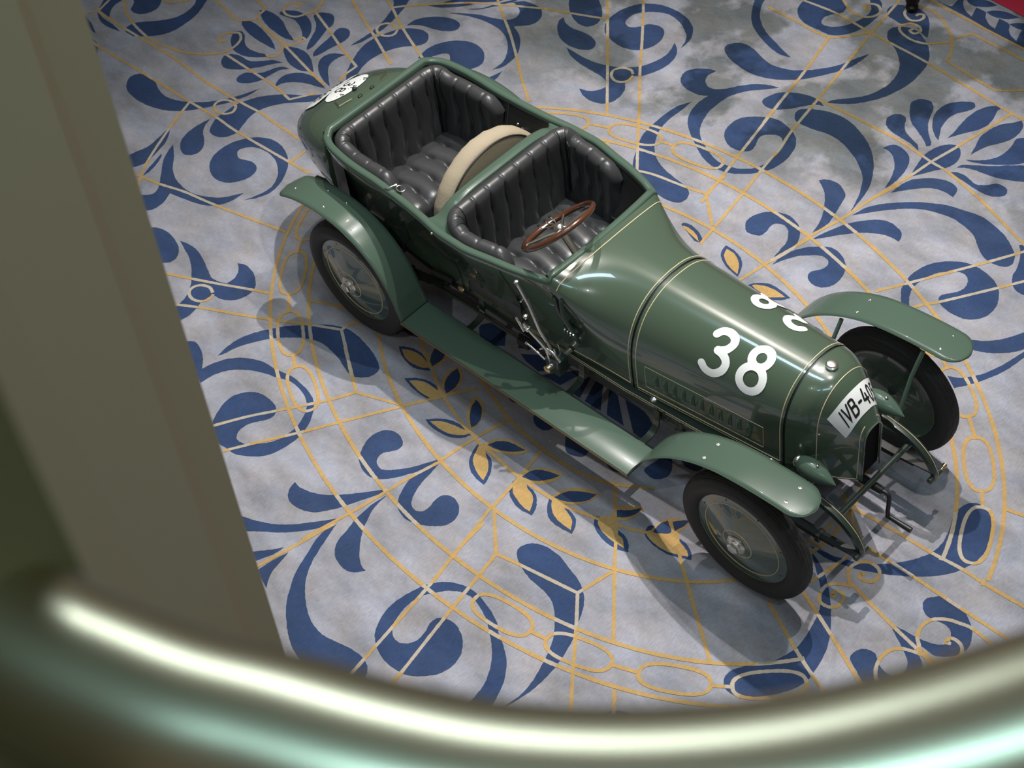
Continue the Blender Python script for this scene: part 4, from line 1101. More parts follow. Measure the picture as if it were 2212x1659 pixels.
# decals on the tail deck
def tail_map(cx, u, v, off):
    # v: toward the rear, u: toward car's left
    return on_skin(cx - v, u, off)
def disc_decal(nm, cx, ru, rv, m, off, power=2.0):
    V = [tail_map(cx, 0, 0, off)]
    Q = []
    n, R = 40, 6
    for r in range(1, R + 1):
        for k in range(n):
            a = 2 * pi * k / n
            e = 2 / power
            V.append(tail_map(cx, ru * r / R * math.copysign(abs(cos(a)) ** e, cos(a)), rv * r / R * math.copysign(abs(sin(a)) ** e, sin(a)), off))
    Q += [(0, 1 + k, 1 + (k + 1) % n) for k in range(n)]
    for r in range(R - 1):
        for k in range(n):
            Q.append((1 + r * n + k, 1 + (r + 1) * n + k, 1 + (r + 1) * n + (k + 1) % n, 1 + r * n + (k + 1) % n))
    return link(nm, V, Q, m, body)
d = disc_decal('racing_roundel', -.625, .165, .105, WHITE, .0042)
d['label'] = 'white roundel with 38 and P.H.F.'
st, wd = word('38', .088, .022, {})
# lettering on the tail reads from behind: its up is forward, its right is the car's right
link('roundel_lettering', *stroke_geo([([((a - wd / 2), b - .064) for a, b in p], c) for p, c in st], .011, lambda u, v: tail_map(-.625, -u * 1.0, -v, .0054), 2), INK, body)
for ch, u0, v0 in (('P', -.115, .037), ('H', -.015, .048), ('F', .085, .037), ('.', -.09, .037), ('.', .018, .048), ('.', .11, .037)):
    st = [([(a * .04 + u0, b * .04 + v0) for a, b in p], c) for p, c in GL[ch]]
    link('roundel_lettering', *stroke_geo(st, .006, lambda u, v: tail_map(-.625, -u, -v, .0054), 2), INK, body)
d = disc_decal('tail_plate', -.80, .205, .083, INK, .0042, 5)
d = disc_decal('tail_plate', -.80, .197, .075, WHITE, .0054, 5)
d['label'] = 'white plate lettered IVB-405'
st, wd = word('IVB-405', .072, .014, {'I': .2, '-': .4, 'B': .58})
link('tail_plate_lettering', *stroke_geo([([((a - wd / 2) * .8, b - .04) for a, b in p], c) for p, c in st], .010, lambda u, v: tail_map(-.80, -u, -v, .0066), 2), INK, body)
# small fittings on the tail deck behind the rear seat
for y in (-.40, -.07, .03, .40):
    p = on_skin(-.40, y, .006)
    box('deck_stud', p, (.018, .03, .014), CHASSIS, body)
for sg in (-1, 1):
    tube('deck_strap_rod', [on_skin(-.42, sg * .12, .014), on_skin(-.45, sg * .20, .014), on_skin(-.55, sg * .16 + .0, .010)], .003, BRASSK, body, 5)
lathe('deck_lock', [(0, .016), (.014, .016), (.02, .006), (.024, .0)], on_skin(-.515, -.02, 0), (-.3, 0, 1), BLACK, body, 14)

# ---- cockpit rim : padded green capping round the openings
def rim_path(sg, x0, x1, n, ins=.0):
    return [Vector((x, sg * (interp_s(x, RIMX, RIMY) - ins), rimz(x) + .004)) for x in frange(x0, x1, n)]
def capping(nm, path, w, h, m=GREEN2):
    """flat-topped capping strip, its cross-section laid inward of the path"""
    V, Q = [], []
    n = len(path)
    prf = [(-.006, -.020), (-.007, -.004), (-.003, .005), (.2 * w, h), (.6 * w, h), (.92 * w, .004), (w, -.006), (w, -.03)]
    for i, p in enumerate(path):
        a = path[max(i - 1, 0)]
        b = path[min(i + 1, n - 1)]
        t = (b - a).normalized()
        inw = Vector((-t.y, t.x, 0)).normalized()
        for d, z in prf:
            V.append(p + inw * d + Vector((0, 0, z)))
    m_ = len(prf)
    for i in range(n - 1):
        for k in range(m_ - 1):
            Q.append((i * m_ + k, i * m_ + k + 1, (i + 1) * m_ + k + 1, (i + 1) * m_ + k))
    return link(nm, V, Q, m, car, ang=70)
# path anticlockwise seen from above keeps "inward" on the left of travel
right = rim_path(-1, -.30, 1.53, 60)
left = list(reversed(rim_path(1, -.30, 1.53, 60)))
front_arc = [Vector((1.545 + .02 * (1 - (y / .45) ** 2), y, 1.226)) for y in frange(-.43, .43, 24)]
back_arc = [Vector((-.338, y, 1.302)) for y in frange(.40, -.40, 20)]
corner_r = [Vector((-.325, -.43, 1.295))]
corner_l = [Vector((-.325, .43, 1.295))]
capping('cockpit_rim', right + [Vector((1.553, -.446, 1.214))] + front_arc + [Vector((1.553, .446, 1.214))] + left + corner_l + back_arc + corner_r + right[:1], .040, .009)
# bulkhead between the two cockpits
V, Q = [], []
ys = frange(-.533, .533, 48)
for y in ys:
    f = abs(y) / .533
    zt = interp_s(f, [0, .5, .74, .88, 1.0], [1.315, 1.31, 1.285, 1.235, 1.205])
    x0 = interp_s(f, [0, .6, .8, .92, 1], [.690, .690, .685, .66, .60])
    x1 = interp_s(f, [0, .6, .8, .92, 1], [.765, .765, .775, .815, .90])
    yl = y * .70
    V += [Vector((x0, yl, .62)), Vector((x0, y, zt - .03)), Vector((x0 + .006, y, zt - .008)), Vector((x0 + .02, y, zt)), Vector((x1 - .02, y, zt)), Vector((x1 - .004, y, zt - .008)), Vector((x1, y, zt - .03)), Vector((x1, y * .86, .95))]
Q = [(i * 8 + k, (i + 1) * 8 + k, (i + 1) * 8 + k + 1, i * 8 + k + 1) for i in range(48) for k in range(7)]
link('bulkhead', V, Q, GREEN2, car, ang=50)

# ---- interior
def liner(sg):
    rows = []
    for x in frange(-.30, 1.56, 40):
        P = fine(prof(x), 2)[14:]
        rows.append([Vector((x, sg * (y - .035), z - .004)) for y, z in P])
    return grid_geo(rows)
link('interior_lining', *join(liner(1), liner(-1)), LEATHER2, car)
link('rear_lining', [(-.315, -.44, .6), (-.315, .44, .6), (-.315, .44, 1.285), (-.315, -.44, 1.285), (-.10, -.51, .6), (-.10, -.51, 1.27), (-.10, .51, .6), (-.10, .51, 1.27), (-.235, -.485, .6), (-.235, -.485, 1.275), (-.235, .485, .6), (-.235, .485, 1.275)], [(0, 1, 2, 3), (0, 3, 9, 8), (8, 9, 5, 4), (1, 10, 11, 2), (10, 6, 7, 11)], LEATHER2, car, smooth=False)
box('cockpit_floor', (.72, 0, .535), (2.1, .74, .02), PIT, car)
box('toe_board', (1.9, 0, .75), (.02, .72, .5), PIT, car)
V = [Vector((1.575, y, z)) for y in (-.42, .42) for z in (1.20, .9)]
link('dashboard', V, [(0, 1, 3, 2)], PIT, car)
# door cards on the far side with a raised border, and their mirror on the near side
for sg in (1, -1):
    for xa, xb in ((.30, .66), (1.20, 1.52)):
        def card(u, v, off):
            x = lerp(xa, xb, u)
            P = fine(prof(x), 2)[14:]
            t = v * (len(P) - 1) * .8 + .6
            i = int(t)
            y, z = lerp(P[i][0], P[min(i + 1, len(P) - 1)][0], t - i), lerp(P[i][1], P[min(i + 1, len(P) - 1)][1], t - i)
            return Vector((x, sg * (y - .037 - off), z))
        rows = [[card(u, v, .004) for v in frange(.02, .8, 8)] for u in frange(0, 1, 8)]
        cd = link('door_card', *grid_geo(rows), LEATHER2, car)
        lp = [card(u, .08, .008) for u in frange(.07, .93, 8)] + [card(.93, v, .008) for v in frange(.1, .75, 6)] + [card(u, .77, .008) for u in frange(.93, .07, 8)] + [card(.07, v, .008) for v in frange(.75, .1, 6)]
        tube('door_card_piping', lp + lp[:1], .006, LEATHER, car, 6)

def seat_back(name, xb, zt_mid, zt_side, xf, half, zbot, npl):
    """horseshoe of fluted leather, rolled over at the top"""
    r = .15
    pts = []
    def yo(x):
        return interp_s(x, RIMX, RIMY) - .036
    path = []
    for x in frange(xf, xb + r + .02, 16):
        path.append((x, -yo(x)))
    cx, cy = xb + r, yo(xb + r) - r
    for k in range(1, 13):
        a = pi / 2 * k / 12
        path.append((cx - r * sin(a), -(cy + r * cos(a))))
    for y in frange(-cy + .02, cy - .02, 30):
        path.append((xb, y))
    for k in range(0, 13):
        a = pi / 2 * (1 - k / 12)
        path.append((cx - r * sin(a), (cy + r * cos(a))))
    for x in frange(xb + r + .02, xf, 16):
        path.append((x, yo(x)))
    P = resample([Vector((a, b, 0)) for a, b in path], .006)
    L = [0]
    for a, b in zip(P[:-1], P[1:]):
        L.append(L[-1] + (b - a).length)
    tot = L[-1]
    w = tot / npl
    V, Q = [], []
    n = len(P)
    prf = []
    for k in range(15):
        prf.append((.105 + .012 * sin(pi * k / 14), k / 14, None))
    m = 15 + 12
    for i in range(n):
        t = (P[min(i + 1, n - 1)] - P[max(i - 1, 0)]).normalized()
        inw = Vector((t.y, -t.x, 0))
        if inw.dot(Vector((xb + .35, 0, 0)) - P[i]) < 0:
            inw = -inw
        back = max(0, min(1, (xb + r + .06 - P[i].x) / .16))
        zt = lerp(zt_side, zt_mid, back * back * (3 - 2 * back))
        endf = min(1, L[i] / .10, (tot - L[i]) / .10)
        zt -= .10 * (1 - endf) ** 2
        th = .105 * (.45 + .55 * sqrt(max(0, 1 - (1 - endf) ** 2)))
        rr = min(.048, th * .46)
        for k in range(m):
            if k < 15:
                f = k / 14
                z = lerp(zbot, zt - rr, f)
                d = th + .018 * (1 - f)
                arc = f
            else:
                a = pi * (k - 14) / 12
                z = zt - rr + rr * sin(a)
                d = th - rr + rr * cos(a)
                arc = 1 + (k - 14) / 12 * .3
            # flute: seams wander between the button rows
            zz = (z - zbot) / (zt - zbot)
            u = L[i] / w + .09 * sin(zz * 9.0) * (1 if k < 12 else max(0, (15 - k) / 3))
            fr = u - math.floor(u)
            e = abs(2 * fr - 1)
            bul = (1 - e ** lerp(2.6, 9, max(0, min(1, (zz - .6) / .3))))
            amp = .024 if k < 15 else .014 * (1 - (k - 14) / 14)
            d2 = d + amp * (bul - .8)
            # buttons where seams meet the rows
            for row in (.40, .74):
                dz = (zz - row) / .055
                de = (1 - e) / .16
                d2 -= .022 * math.exp(-dz * dz - de * de) if k < 15 else 0
            lift = 0 if k < 15 else .007 * (bul - .8) * sin(pi * (k - 14) / 12)
            V.append(P[i] + inw * d2 + Vector((0, 0, z + lift)))
    for i in range(n - 1):
        for k in range(m - 1):
            Q.append((i * m + k, (i + 1) * m + k, (i + 1) * m + k + 1, i * m + k + 1))
    return link(name, V, Q, LEATHER, car)

def cushion(name, x0, x1, hw, zt, zb, npl):
    nx, ny = 46, 110
    V, Q = [], []
    prf = []
    # around the section fore-and-aft: back-bottom, over the top, front-bottom
    R = .05
    for k in range(6):
        prf.append((x0, lerp(zb, zt - R, k / 6), 0))
    for k in range(7):
        a = pi / 2 * k / 6
        prf.append((x0 + R - R * cos(a), zt - R + R * sin(a), sin(a)))
    for k in range(1, 30):
        prf.append((lerp(x0 + R, x1 - R, k / 30), zt, 1))
    for k in range(9):
        a = pi / 2 * k / 8
        prf.append((x1 - R + R * sin(a) * 1.2, zt - R + R * cos(a), cos(a) * .6 + .4))
    for k in range(1, 7):
        prf.append((x1 + .01, lerp(zt - R, zb, k / 6), .4 * (1 - k / 6)))
    m = len(prf)
    for j in range(ny + 1):
        s = -1 + 2 * j / ny
        y = hw * s
        edge = sqrt(max(0, 1 - max(0, (abs(s) - .86) / .14) ** 2))
        for (x, z, t) in prf:
            u = (s + 1) / 2 * npl + .07 * sin((x - x0) / (x1 - x0) * 8.0)
            fr = u - math.floor(u)
            e = abs(2 * fr - 1)
            bul = 1 - e ** 2.4
            cam_ = .016 * (1 - (2 * (x - x0) / (x1 - x0) - 1) ** 2)
            dz = .026 * (bul - .6) * t + cam_ * t
            for row in (.33, .68):
                dx = ((x - x0) / (x1 - x0) - row) / .06
                de = (1 - e) / .15
                dz -= .026 * math.exp(-dx * dx - de * de) * t
            V.append(Vector((x + (.012 * (bul - .6) if x > x1 - R * .6 else 0), y, lerp(zb, z + dz, .25 + .75 * edge) if z > zb else z)))
    for j in range(ny):
        for k in range(m - 1):
            Q.append((j * m + k, j * m + k + 1, (j + 1) * m + k + 1, (j + 1) * m + k))
    return link(name, V, Q, LEATHER, car)

seat_back('front_seat_back', .735, 1.300, 1.235, 1.27, .5, .74, 17)
cushion('front_seat_cushion', .80, 1.235, .435, .80, .62, 6)
seat_back('rear_seat_back', -.305, 1.300, 1.262, .30, .5, .74, 17)
cushion('rear_seat_cushion', -.235, .20, .425, .80, .62, 6)

# spare wheel in its canvas cover, standing behind the front seat
prf = []
for k in range(13):
    a = -pi / 2 + pi * k / 12
    prf.append((.062 * sin(a), .395 + .035 * cos(a)))
prf = [(-.062, .0), (-.066, .2), (-.062, .36)] + prf + [(.062, .36), (.066, .2), (.062, .0)]
V, Q = lathe_geo(prf, (.605, 0, 1.0), (1, 0, 0), 72)
rnd = random.Random(3)
seg_w = [rnd.uniform(-.004, .004) for _ in range(72)]
V = [Vector(v) for v in V]
for i, v in enumerate(V):
    d = Vector((0, v.y, v.z - 1.0))
    if d.length > .3:
        v += d.normalized() * seg_w[i % 72]
sp = link('covered_spare_wheel', V, Q, CANVAS, car)
sp['label'] = 'beige canvas covered spare wheel'
tube('cover_piping', [Vector((.667, .402 * cos(2 * pi * k / 64), 1.0 + .402 * sin(2 * pi * k / 64))) for k in range(65)], .006, STRAP, sp, 6)

# ---- steering
n = Vector((-.64, 0, .77)).normalized()
hub = Vector((1.405, -.20, 1.355))
u = Vector((0, 1, 0))
v = n.cross(u)
def wheel_pt(a, r):
    return hub + (u * cos(a) + v * sin(a)) * r
sw = link('steering_wheel', *tube_geo([wheel_pt(2 * pi * k / 48, .225) for k in range(49)], .0185, 12, False), WOODW, car)
sw['label'] = 'varnished wooden steering wheel rim'
for k in range(4):
    a = pi / 4 + k * pi / 2
    tube('steering_spoke', [hub - n * .03, wheel_pt(a, .10) - n * .012, wheel_pt(a, .215)], [.012, .010, .008], CHROME, car, 8)
tube('steering_column', [hub + n * .005, hub - n * .22], .021, CHROME, car, 14)
lathe('steering_boss', [(-.05, .02), (-.03, .032), (.0, .032), (.012, .025), (.02, .0)], hub, n, CHROME, car, 20)
tube('throttle_quadrant', [hub + n * .03 + u * .05 + v * .06, hub + n * .03 + u * .02 + v * .09, hub + n * .03 - u * .05 + v * .09], .005, CHROME, car, 6)
for du in (-.05, .0, .04):
    tube('throttle_lever', [hub + n * .012, hub + n * .03 + u * du + v * .08, hub + n * .05 + u * du + v * .095], .004, CHROME, car, 6)
    lathe('throttle_knob', [(-.008, .0), (-.005, .008), (.003, .009), (.008, .0)], hub + n * .055 + u * du + v * .097, n, BLACK, car, 10)

# ---- door handles / little fittings of the rear cockpit
tube('door_handle', [Vector((.30, -.525, 1.262)), Vector((.33, -.52, 1.272)), Vector((.345, -.47, 1.27))], .005, CHROME, car, 6)
tube('handle_ring', [Vector((.385 + .03 * cos(a), -.475 + .022 * sin(a), 1.265)) for a in [2 * pi * k / 16 for k in range(17)]], .004, CHROME, car, 6)
tube('window_winder', [Vector((.42, .49, 1.10)), Vector((.47, .45, 1.09))], .007, CHROME, car, 6)
lathe('winder_knob', [(0, .0), (.002, .014), (.012, .014), (.016, .0)], (.41, .475, 1.10), (-1, 0, .4), CHROME, car, 12)
for sg in (1, -1):
    for x, z in ((.745, 1.20), (1.28, .87)):
        P = prof(x)
        y = interp(z, [P[12][1], P[11][1], P[10][1], P[9][1], P[8][1]], [P[12][0], P[11][0], P[10][0], P[9][0], P[8][0]])
        lathe('door_button', [(0, .009), (.008, .009), (.014, .005), (.016, .0)], (x, sg * y, z), (0, sg, .2), CHROME, car, 12)
    # door shut lines
    for xa in (.735, 1.245):
        pts = []
        for k in range(9, 13):
            P = prof(xa)[k]
            pts.append(Vector((xa + (.0 if xa < 1 else (k - 9) * .01), sg * (P[0] + .004), P[1])))
        pts = [Vector((xa, sg * (prof(xa)[8][0] + .004), prof(xa)[8][1]))] + pts
        tube('door_gap', catmull(pts, 4), .002, BLACK, body, 5)

# ---- chassis
for sg in (1, -1):
    y = .372 * sg
    V, Q = [], []
    pts = [(-.66, .64), (-.55, .665), (-.4, .69), (-.05, .68), (.35, .60), (.8, .56), (1.6, .55), (2.4, .555), (2.9, .575)]
    path = catmull([Vector((a, 0, b)) for a, b in pts], 6)
    rows = []
    for p in path:
        h = .055
        yy = sg * interp(p.x, [-.95, 2.0, 2.9, 3.4], [.375, .378, .335, .33])
        rows.append([Vector((p.x, yy - .022 * sg, p.z + h)), Vector((p.x, yy + .022 * sg, p.z + h)), Vector((p.x, yy + .026 * sg, p.z + h * .8)), Vector((p.x, yy + .02 * sg, p.z)), Vector((p.x, yy + .026 * sg, p.z - h * .8)), Vector((p.x, yy + .022 * sg, p.z - h)), Vector((p.x, yy - .022 * sg, p.z - h))])
    V, Q = grid_geo(rows, True)
    rail = link('chassis_rail', V, Q, CHASSIS, car, ang=30)
    for dz in (.05, .034):
        tube('pinstripe', [Vector((r[1].x, r[1].y + .005 * sg, r[1].z - .055 + dz)) for r in rows if r[1].x > .3], .0017, CREAM, rail, 5)
    # dumb iron
    dp = catmull([Vector((2.86, .335 * sg, .585)), Vector((3.1, .332 * sg, .598)), Vector((3.3, .33 * sg, .592)), Vector((3.45, .33 * sg, .555)), Vector((3.55, .33 * sg, .485)), Vector((3.605, .33 * sg, .40)), Vector((3.618, .33 * sg, .345))], 6)
    rows = []
    for i, p in enumerate(dp):
        t = (dp[min(i + 1, len(dp) - 1)] - dp[max(i - 1, 0)]).normalized()
        nn = Vector((-t.z, 0, t.x))
        f = i / (len(dp) - 1)
        h = lerp(.05, .02, f)
        w = .021
        rows.append([p + nn * h * .5 + Vector((0, -w, 0)), p + nn * (h * .5 + .005), p + nn * h * .5 + Vector((0, w, 0)), p - nn * h * .5 + Vector((0, w, 0)), p - nn * h * .5 + Vector((0, -w, 0))])
    V, Q = grid_geo(rows, True)
    Q.append(tuple(range(len(V) - 5, len(V))))
    di = link('dumb_iron', V, Q, CHASSIS, car, ang=50)
    tube('pinstripe', [r[1] + Vector((0, .008, .0)) for r in rows[6:-1]], .0019, CREAM, di, 5)
    lathe('shackle_bolt', [(-.055, .010), (-.05, .018), (.05, .018), (.055, .010)], (3.612, .33 * sg, .362), (0, 1, 0), CHASSIS, car, 12)
    lathe('grease_cup', [(0, .007), (.02, .007), (.022, .014), (.045, .014), (.048, .0)], (3.612, (.33 + .055 * sg * 1.0 * sg * sg) * sg, .362), (0, sg, .15), BRASSK, car, 12)
    # front leaf spring
    for q in range(4):
        a, b = 3.60 - q * .13, 2.62 + q * .13
        pth = [Vector((x, .355 * sg, .335 + .12 * ((x - 3.1) / .5) ** 2 * .3 - q * .012 - .002)) for x in frange(b, a, 12)]
        V, Q = [], []
        rows = [[p + Vector((0, -.024, .005)), p + Vector((0, .024, .005)), p + Vector((0, .024, -.005)), p + Vector((0, -.024, -.005))] for p in pth]
        link('spring_leaf', *grid_geo(rows, True), BLACK, car, ang=30)
    box('spring_clip', (3.36, .355 * sg, .325), (.03, .062, .06), BLACK, car)
    # rear leaf spring
    for q in range(5):
        a, b = .62 - q * .11, -.66 + q * .11
        pth = [Vector((x, .47 * sg, .50 + .10 * (x / .6) ** 2 - q * .013)) for x in frange(b, a, 14)]
        rows = [[p + Vector((0, -.026, .0055)), p + Vector((0, .026, .0055)), p + Vector((0, .026, -.0055)), p + Vector((0, -.026, -.0055))] for p in pth]
        link('spring_leaf', *grid_geo(rows, True), BLACK, car, ang=30)
    for x in (-.12, .12, .3, -.3):
        box('spring_clip', (x, .47 * sg, .49), (.03, .07, .10), BLACK, car)
    tube('spring_hanger', [Vector((-.66, .47 * sg, .60)), Vector((-.70, .42 * sg, .66))], .018, BLACK, car, 8)
    tube('spring_hanger', [Vector((.62, .47 * sg, .60)), Vector((.62, .39 * sg, .60))], .02, BLACK, car, 8)
    # exhaust / brake rod under the sill
    tube('brake_rod', [Vector((.15, .44 * sg, .50)), Vector((1.25, .43 * sg, .47))], .011, CHASSIS, car, 8)
    box('rod_clevis', (1.24, .43 * sg, .475), (.09, .05, .05), BLACK, car)
    # spring damper near rear of the step
    tube('rebound_spring', [Vector((.50, .45 * sg, .62)), Vector((.66, .43 * sg, .62))], .022, BLACK, car, 10)
    lathe('rod_end', [(0, .012), (.03, .02), (.05, .012)], (.70, .43 * sg, .60), (1, 0, 0), BRASSK, car, 12)
    # running-board brackets
    for x in (.86, 1.68, 2.25):
        pth = catmull([Vector((x, .398 * sg, .59)), Vector((x, .405 * sg, .50)), Vector((x, .42 * sg, .45)), Vector((x, .47 * sg, .425)), Vector((x, .57 * sg, .424))], 5)
        rows = []
        for i, p in enumerate(pth):
            t = (pth[min(i + 1, len(pth) - 1)] - pth[max(i - 1, 0)]).normalized()
            nn = Vector((0, -t.z, t.y)) * .004
            ex = Vector((.022, 0, 0))
            rows.append([p + ex + nn, p - ex + nn, p - ex - nn, p + ex - nn])
        link('step_bracket', *grid_geo(rows, True), CHASSIS, car, ang=30)
    for x, z in ((2.30, .60), (2.31, .54), (2.42, .585), (2.43, .53), (2.38, .50), (1.95, .52), (2.55, .60)):
        lathe('chassis_bolt', [(0, .011), (.010, .011), (.014, .006), (.016, .0)], (x, sg * .392 * (1 - .02 * (x > 2.2)), z - .01), (0, sg, 0), CHASSIS, car, 8)
box('gearbox', (1.2, 0, .5), (1.5, .34, .18), BLACK, car, bev=.03)
box('undertray', (2.5, 0, .55), (1.2, .6, .03), CHASSIS, car)
tube('cross_tube', [Vector((3.44, -.325, .52)), Vector((3.44, .325, .52))], .0175, CHASSIS, car, 14)
ax = tube('front_axle', [Vector((3.1, -.60, .42)), Vector((3.1, -.45, .40)), Vector((3.1, -.30, .34)), Vector((3.1, .30, .34)), Vector((3.1, .45, .40)), Vector((3.1, .60, .42))], .028, CHASSIS, car, 10)
tube('rear_axle', [Vector((0, -.60, .42)), Vector((0, -.12, .42)), Vector((0, .12, .42)), Vector((0, .60, .42))], [.045, .06, .06, .045], BLACK, car, 14)
lathe('differential', [(-.16, .03), (-.12, .1), (-.05, .15), (.05, .15), (.12, .1), (.16, .03)], (0, 0, .42), (0, 1, 0), BLACK, car, 20)
tube('track_rod', [Vector((2.92, -.55, .36)), Vector((2.92, .55, .36))], .012, CHASSIS, car, 8)
for sg in (1, -1):
    lathe('steering_arm', [(-.05, .02), (-.03, .05), (.03, .05), (.05, .02)], (3.15, .45 * sg, .45), (0, 1, 0), BLACK, car, 16)
# starting handle
crank = link('starting_handle', *join(
    tube_geo([Vector((3.36, 0, .475)), Vector((3.50, 0, .475))], [.026, .022], 12),
    tube_geo(catmull([Vector((3.49, 0, .475)), Vector((3.53, .004, .472)), Vector((3.545, .004, .44)), Vector((3.545, .0, .33)), Vector((3.548, .0, .295))], 4), .0125, 10),
    tube_geo([Vector((3.54, 0, .29)), Vector((3.70, 0, .29))], [.013, .017], 12)), BLACK, car, ang=40)

# ---- lamps
for sg in (1, -1):
    c = Vector((3.17, .298 * sg, .765))
    prf = [(-.012, .0), (-.01, .028), (.0, .036), (.02, .047), (.05, .056), (.085, .059), (.12, .055), (.155, .044), (.19, .029), (.215, .015), (.235, .004), (.24, .0)]
    lm = lathe('torpedo_lamp', prf, c, (1, 0, -.07), GREEN2, car, 28, 60)
    lathe('lamp_rim', [(-.022, .0), (-.022, .030), (-.014, .036), (-.004, .037), (.002, .034)], c, (1, 0, -.07), CHROME, lm, 24)
    lathe('lamp_cap', [(0, .010), (.008, .010), (.012, .006), (.014, .0)], c + Vector((.115, 0, .047)), (.25, 0, 1), CHROME, lm, 12)
    tube('lamp_bracket', [c + Vector((.07, 0, -.05)), Vector((3.24, .325 * sg, .60))], .010, CHASSIS, car, 8)

# ---- wings and running boards
FPROF = [(2.345, .435), (2.395, .535), (2.46, .64), (2.54, .735), (2.62, .81), (2.71, .875), (2.82, .935), (2.95, .983), (3.08, 1.008), (3.22, 1.022), (3.36, 1.028), (3.46, 1.026), (3.545, 1.020)]
RPROF = [(.505, .437), (.485, .50), (.455, .60), (.40, .715), (.33, .815), (.24, .895), (.13, .955), (.0, .99), (-.14, 1.0), (-.27, .99), (-.38, .965), (-.47, .93), (-.55, .885)]
YO, YI = .765, .540
def wing(name, prf, sg, lab=None):
    path = catmull([Vector((a, 0, b)) for a, b in prf], 5)
    n = len(path)
    L = [0]
    for a, b in zip(path[:-1], path[1:]):
        L.append(L[-1] + (b - a).length)
    tot = L[-1]
    rows = []
    hw0 = (YO - YI) / 2
    yc = (YO + YI) / 2
    for i, p in enumerate(path):
        dend = tot - L[i]
        R = hw0
        hw = hw0 if dend > R else max(.012, sqrt(max(0, R * R - (R - dend) ** 2)))
        t = (path[min(i + 1, n - 1)] - path[max(i - 1, 0)]).normalized()
        up = Vector((-t.z, 0, t.x))
        if up.z < 0:
            up = -up
        row = []
        for k in range(9):
            f = -1 + 2 * k / 8
            row.append(p + Vector((0, sg * (yc + hw * f), 0)) + up * (.004 * (1 - f * f) * min(1, L[i] / .15)))
        rows.append(row)
    # refine the rounded tip
    V, Q = grid_geo(rows)
    o = link(name, V, Q, GREEN2, car, ang=60)
    solid(o, .004)
    e1 = [r[0] for r in rows] + [r[-1] for r in reversed(rows)]
    tube('wing_bead', e1, .0028, GREEN2, o, 6)
    return o, rows
for sg in (1, -1):
    w1, r1 = wing('front_mudguard', FPROF, sg)
    w2, r2 = wing('rear_mudguard', RPROF, sg)
    def rivets(w, rows, where):
        for i, k in where:
            p = rows[i][k]
            lathe('rivet', [(0, .010), (.003, .010), (.004, .006), (.008, .005), (.010, .0)], p, (0, 0, 1), CHROME, w, 10)
    rivets(w1, r1, [(32, 2), (32, 6), (52, 2), (52, 6)])
    rivets(w2, r2, [(36, 2), (39, 6), (42, 2), (52, 5), (30, 6)])
    for x, zt_ in ((2.80, .91), (3.33, 1.015)):
        pth = [Vector((x, sg * .545, zt_ - .01)), Vector((x - .01, sg * .47, zt_ - .16)), Vector((x + .0, sg * .345, .60))]
        tube('wing_stay', pth, .0125, GREEN2, car, 10)
    for x, zt_ in ((.12, .95), (-.30, .975)):
        tube('wing_stay', [Vector((x, sg * .55, zt_ - .01)), Vector((x, sg * .40, .70))], .012, CHASSIS, car, 8)
    # running board
    x0, x1 = .50, 2.35
    V = [Vector((x0, sg * YI, .436)), Vector((x0, sg * YO, .436)), Vector((x1, sg * YO, .434)), Vector((x1, sg * YI, .434))]
    bd = box('running_board', ((x0 + x1) / 2, sg * (YO + YI) / 2, .430), (x1 - x0, YO - YI, .012), GREEN2, car, bev=.003)
    tube('board_edging', [Vector((x0, sg * (YO + .001), .426)), Vector((x1, sg * (YO + .001), .426))], .0065, EDGING, bd, 6)
    tube('wing_fold', [Vector((x0 + .004, sg * YI, .438)), Vector((x0 + .004, sg * YO, .438))], .004, GREEN2, bd, 6)

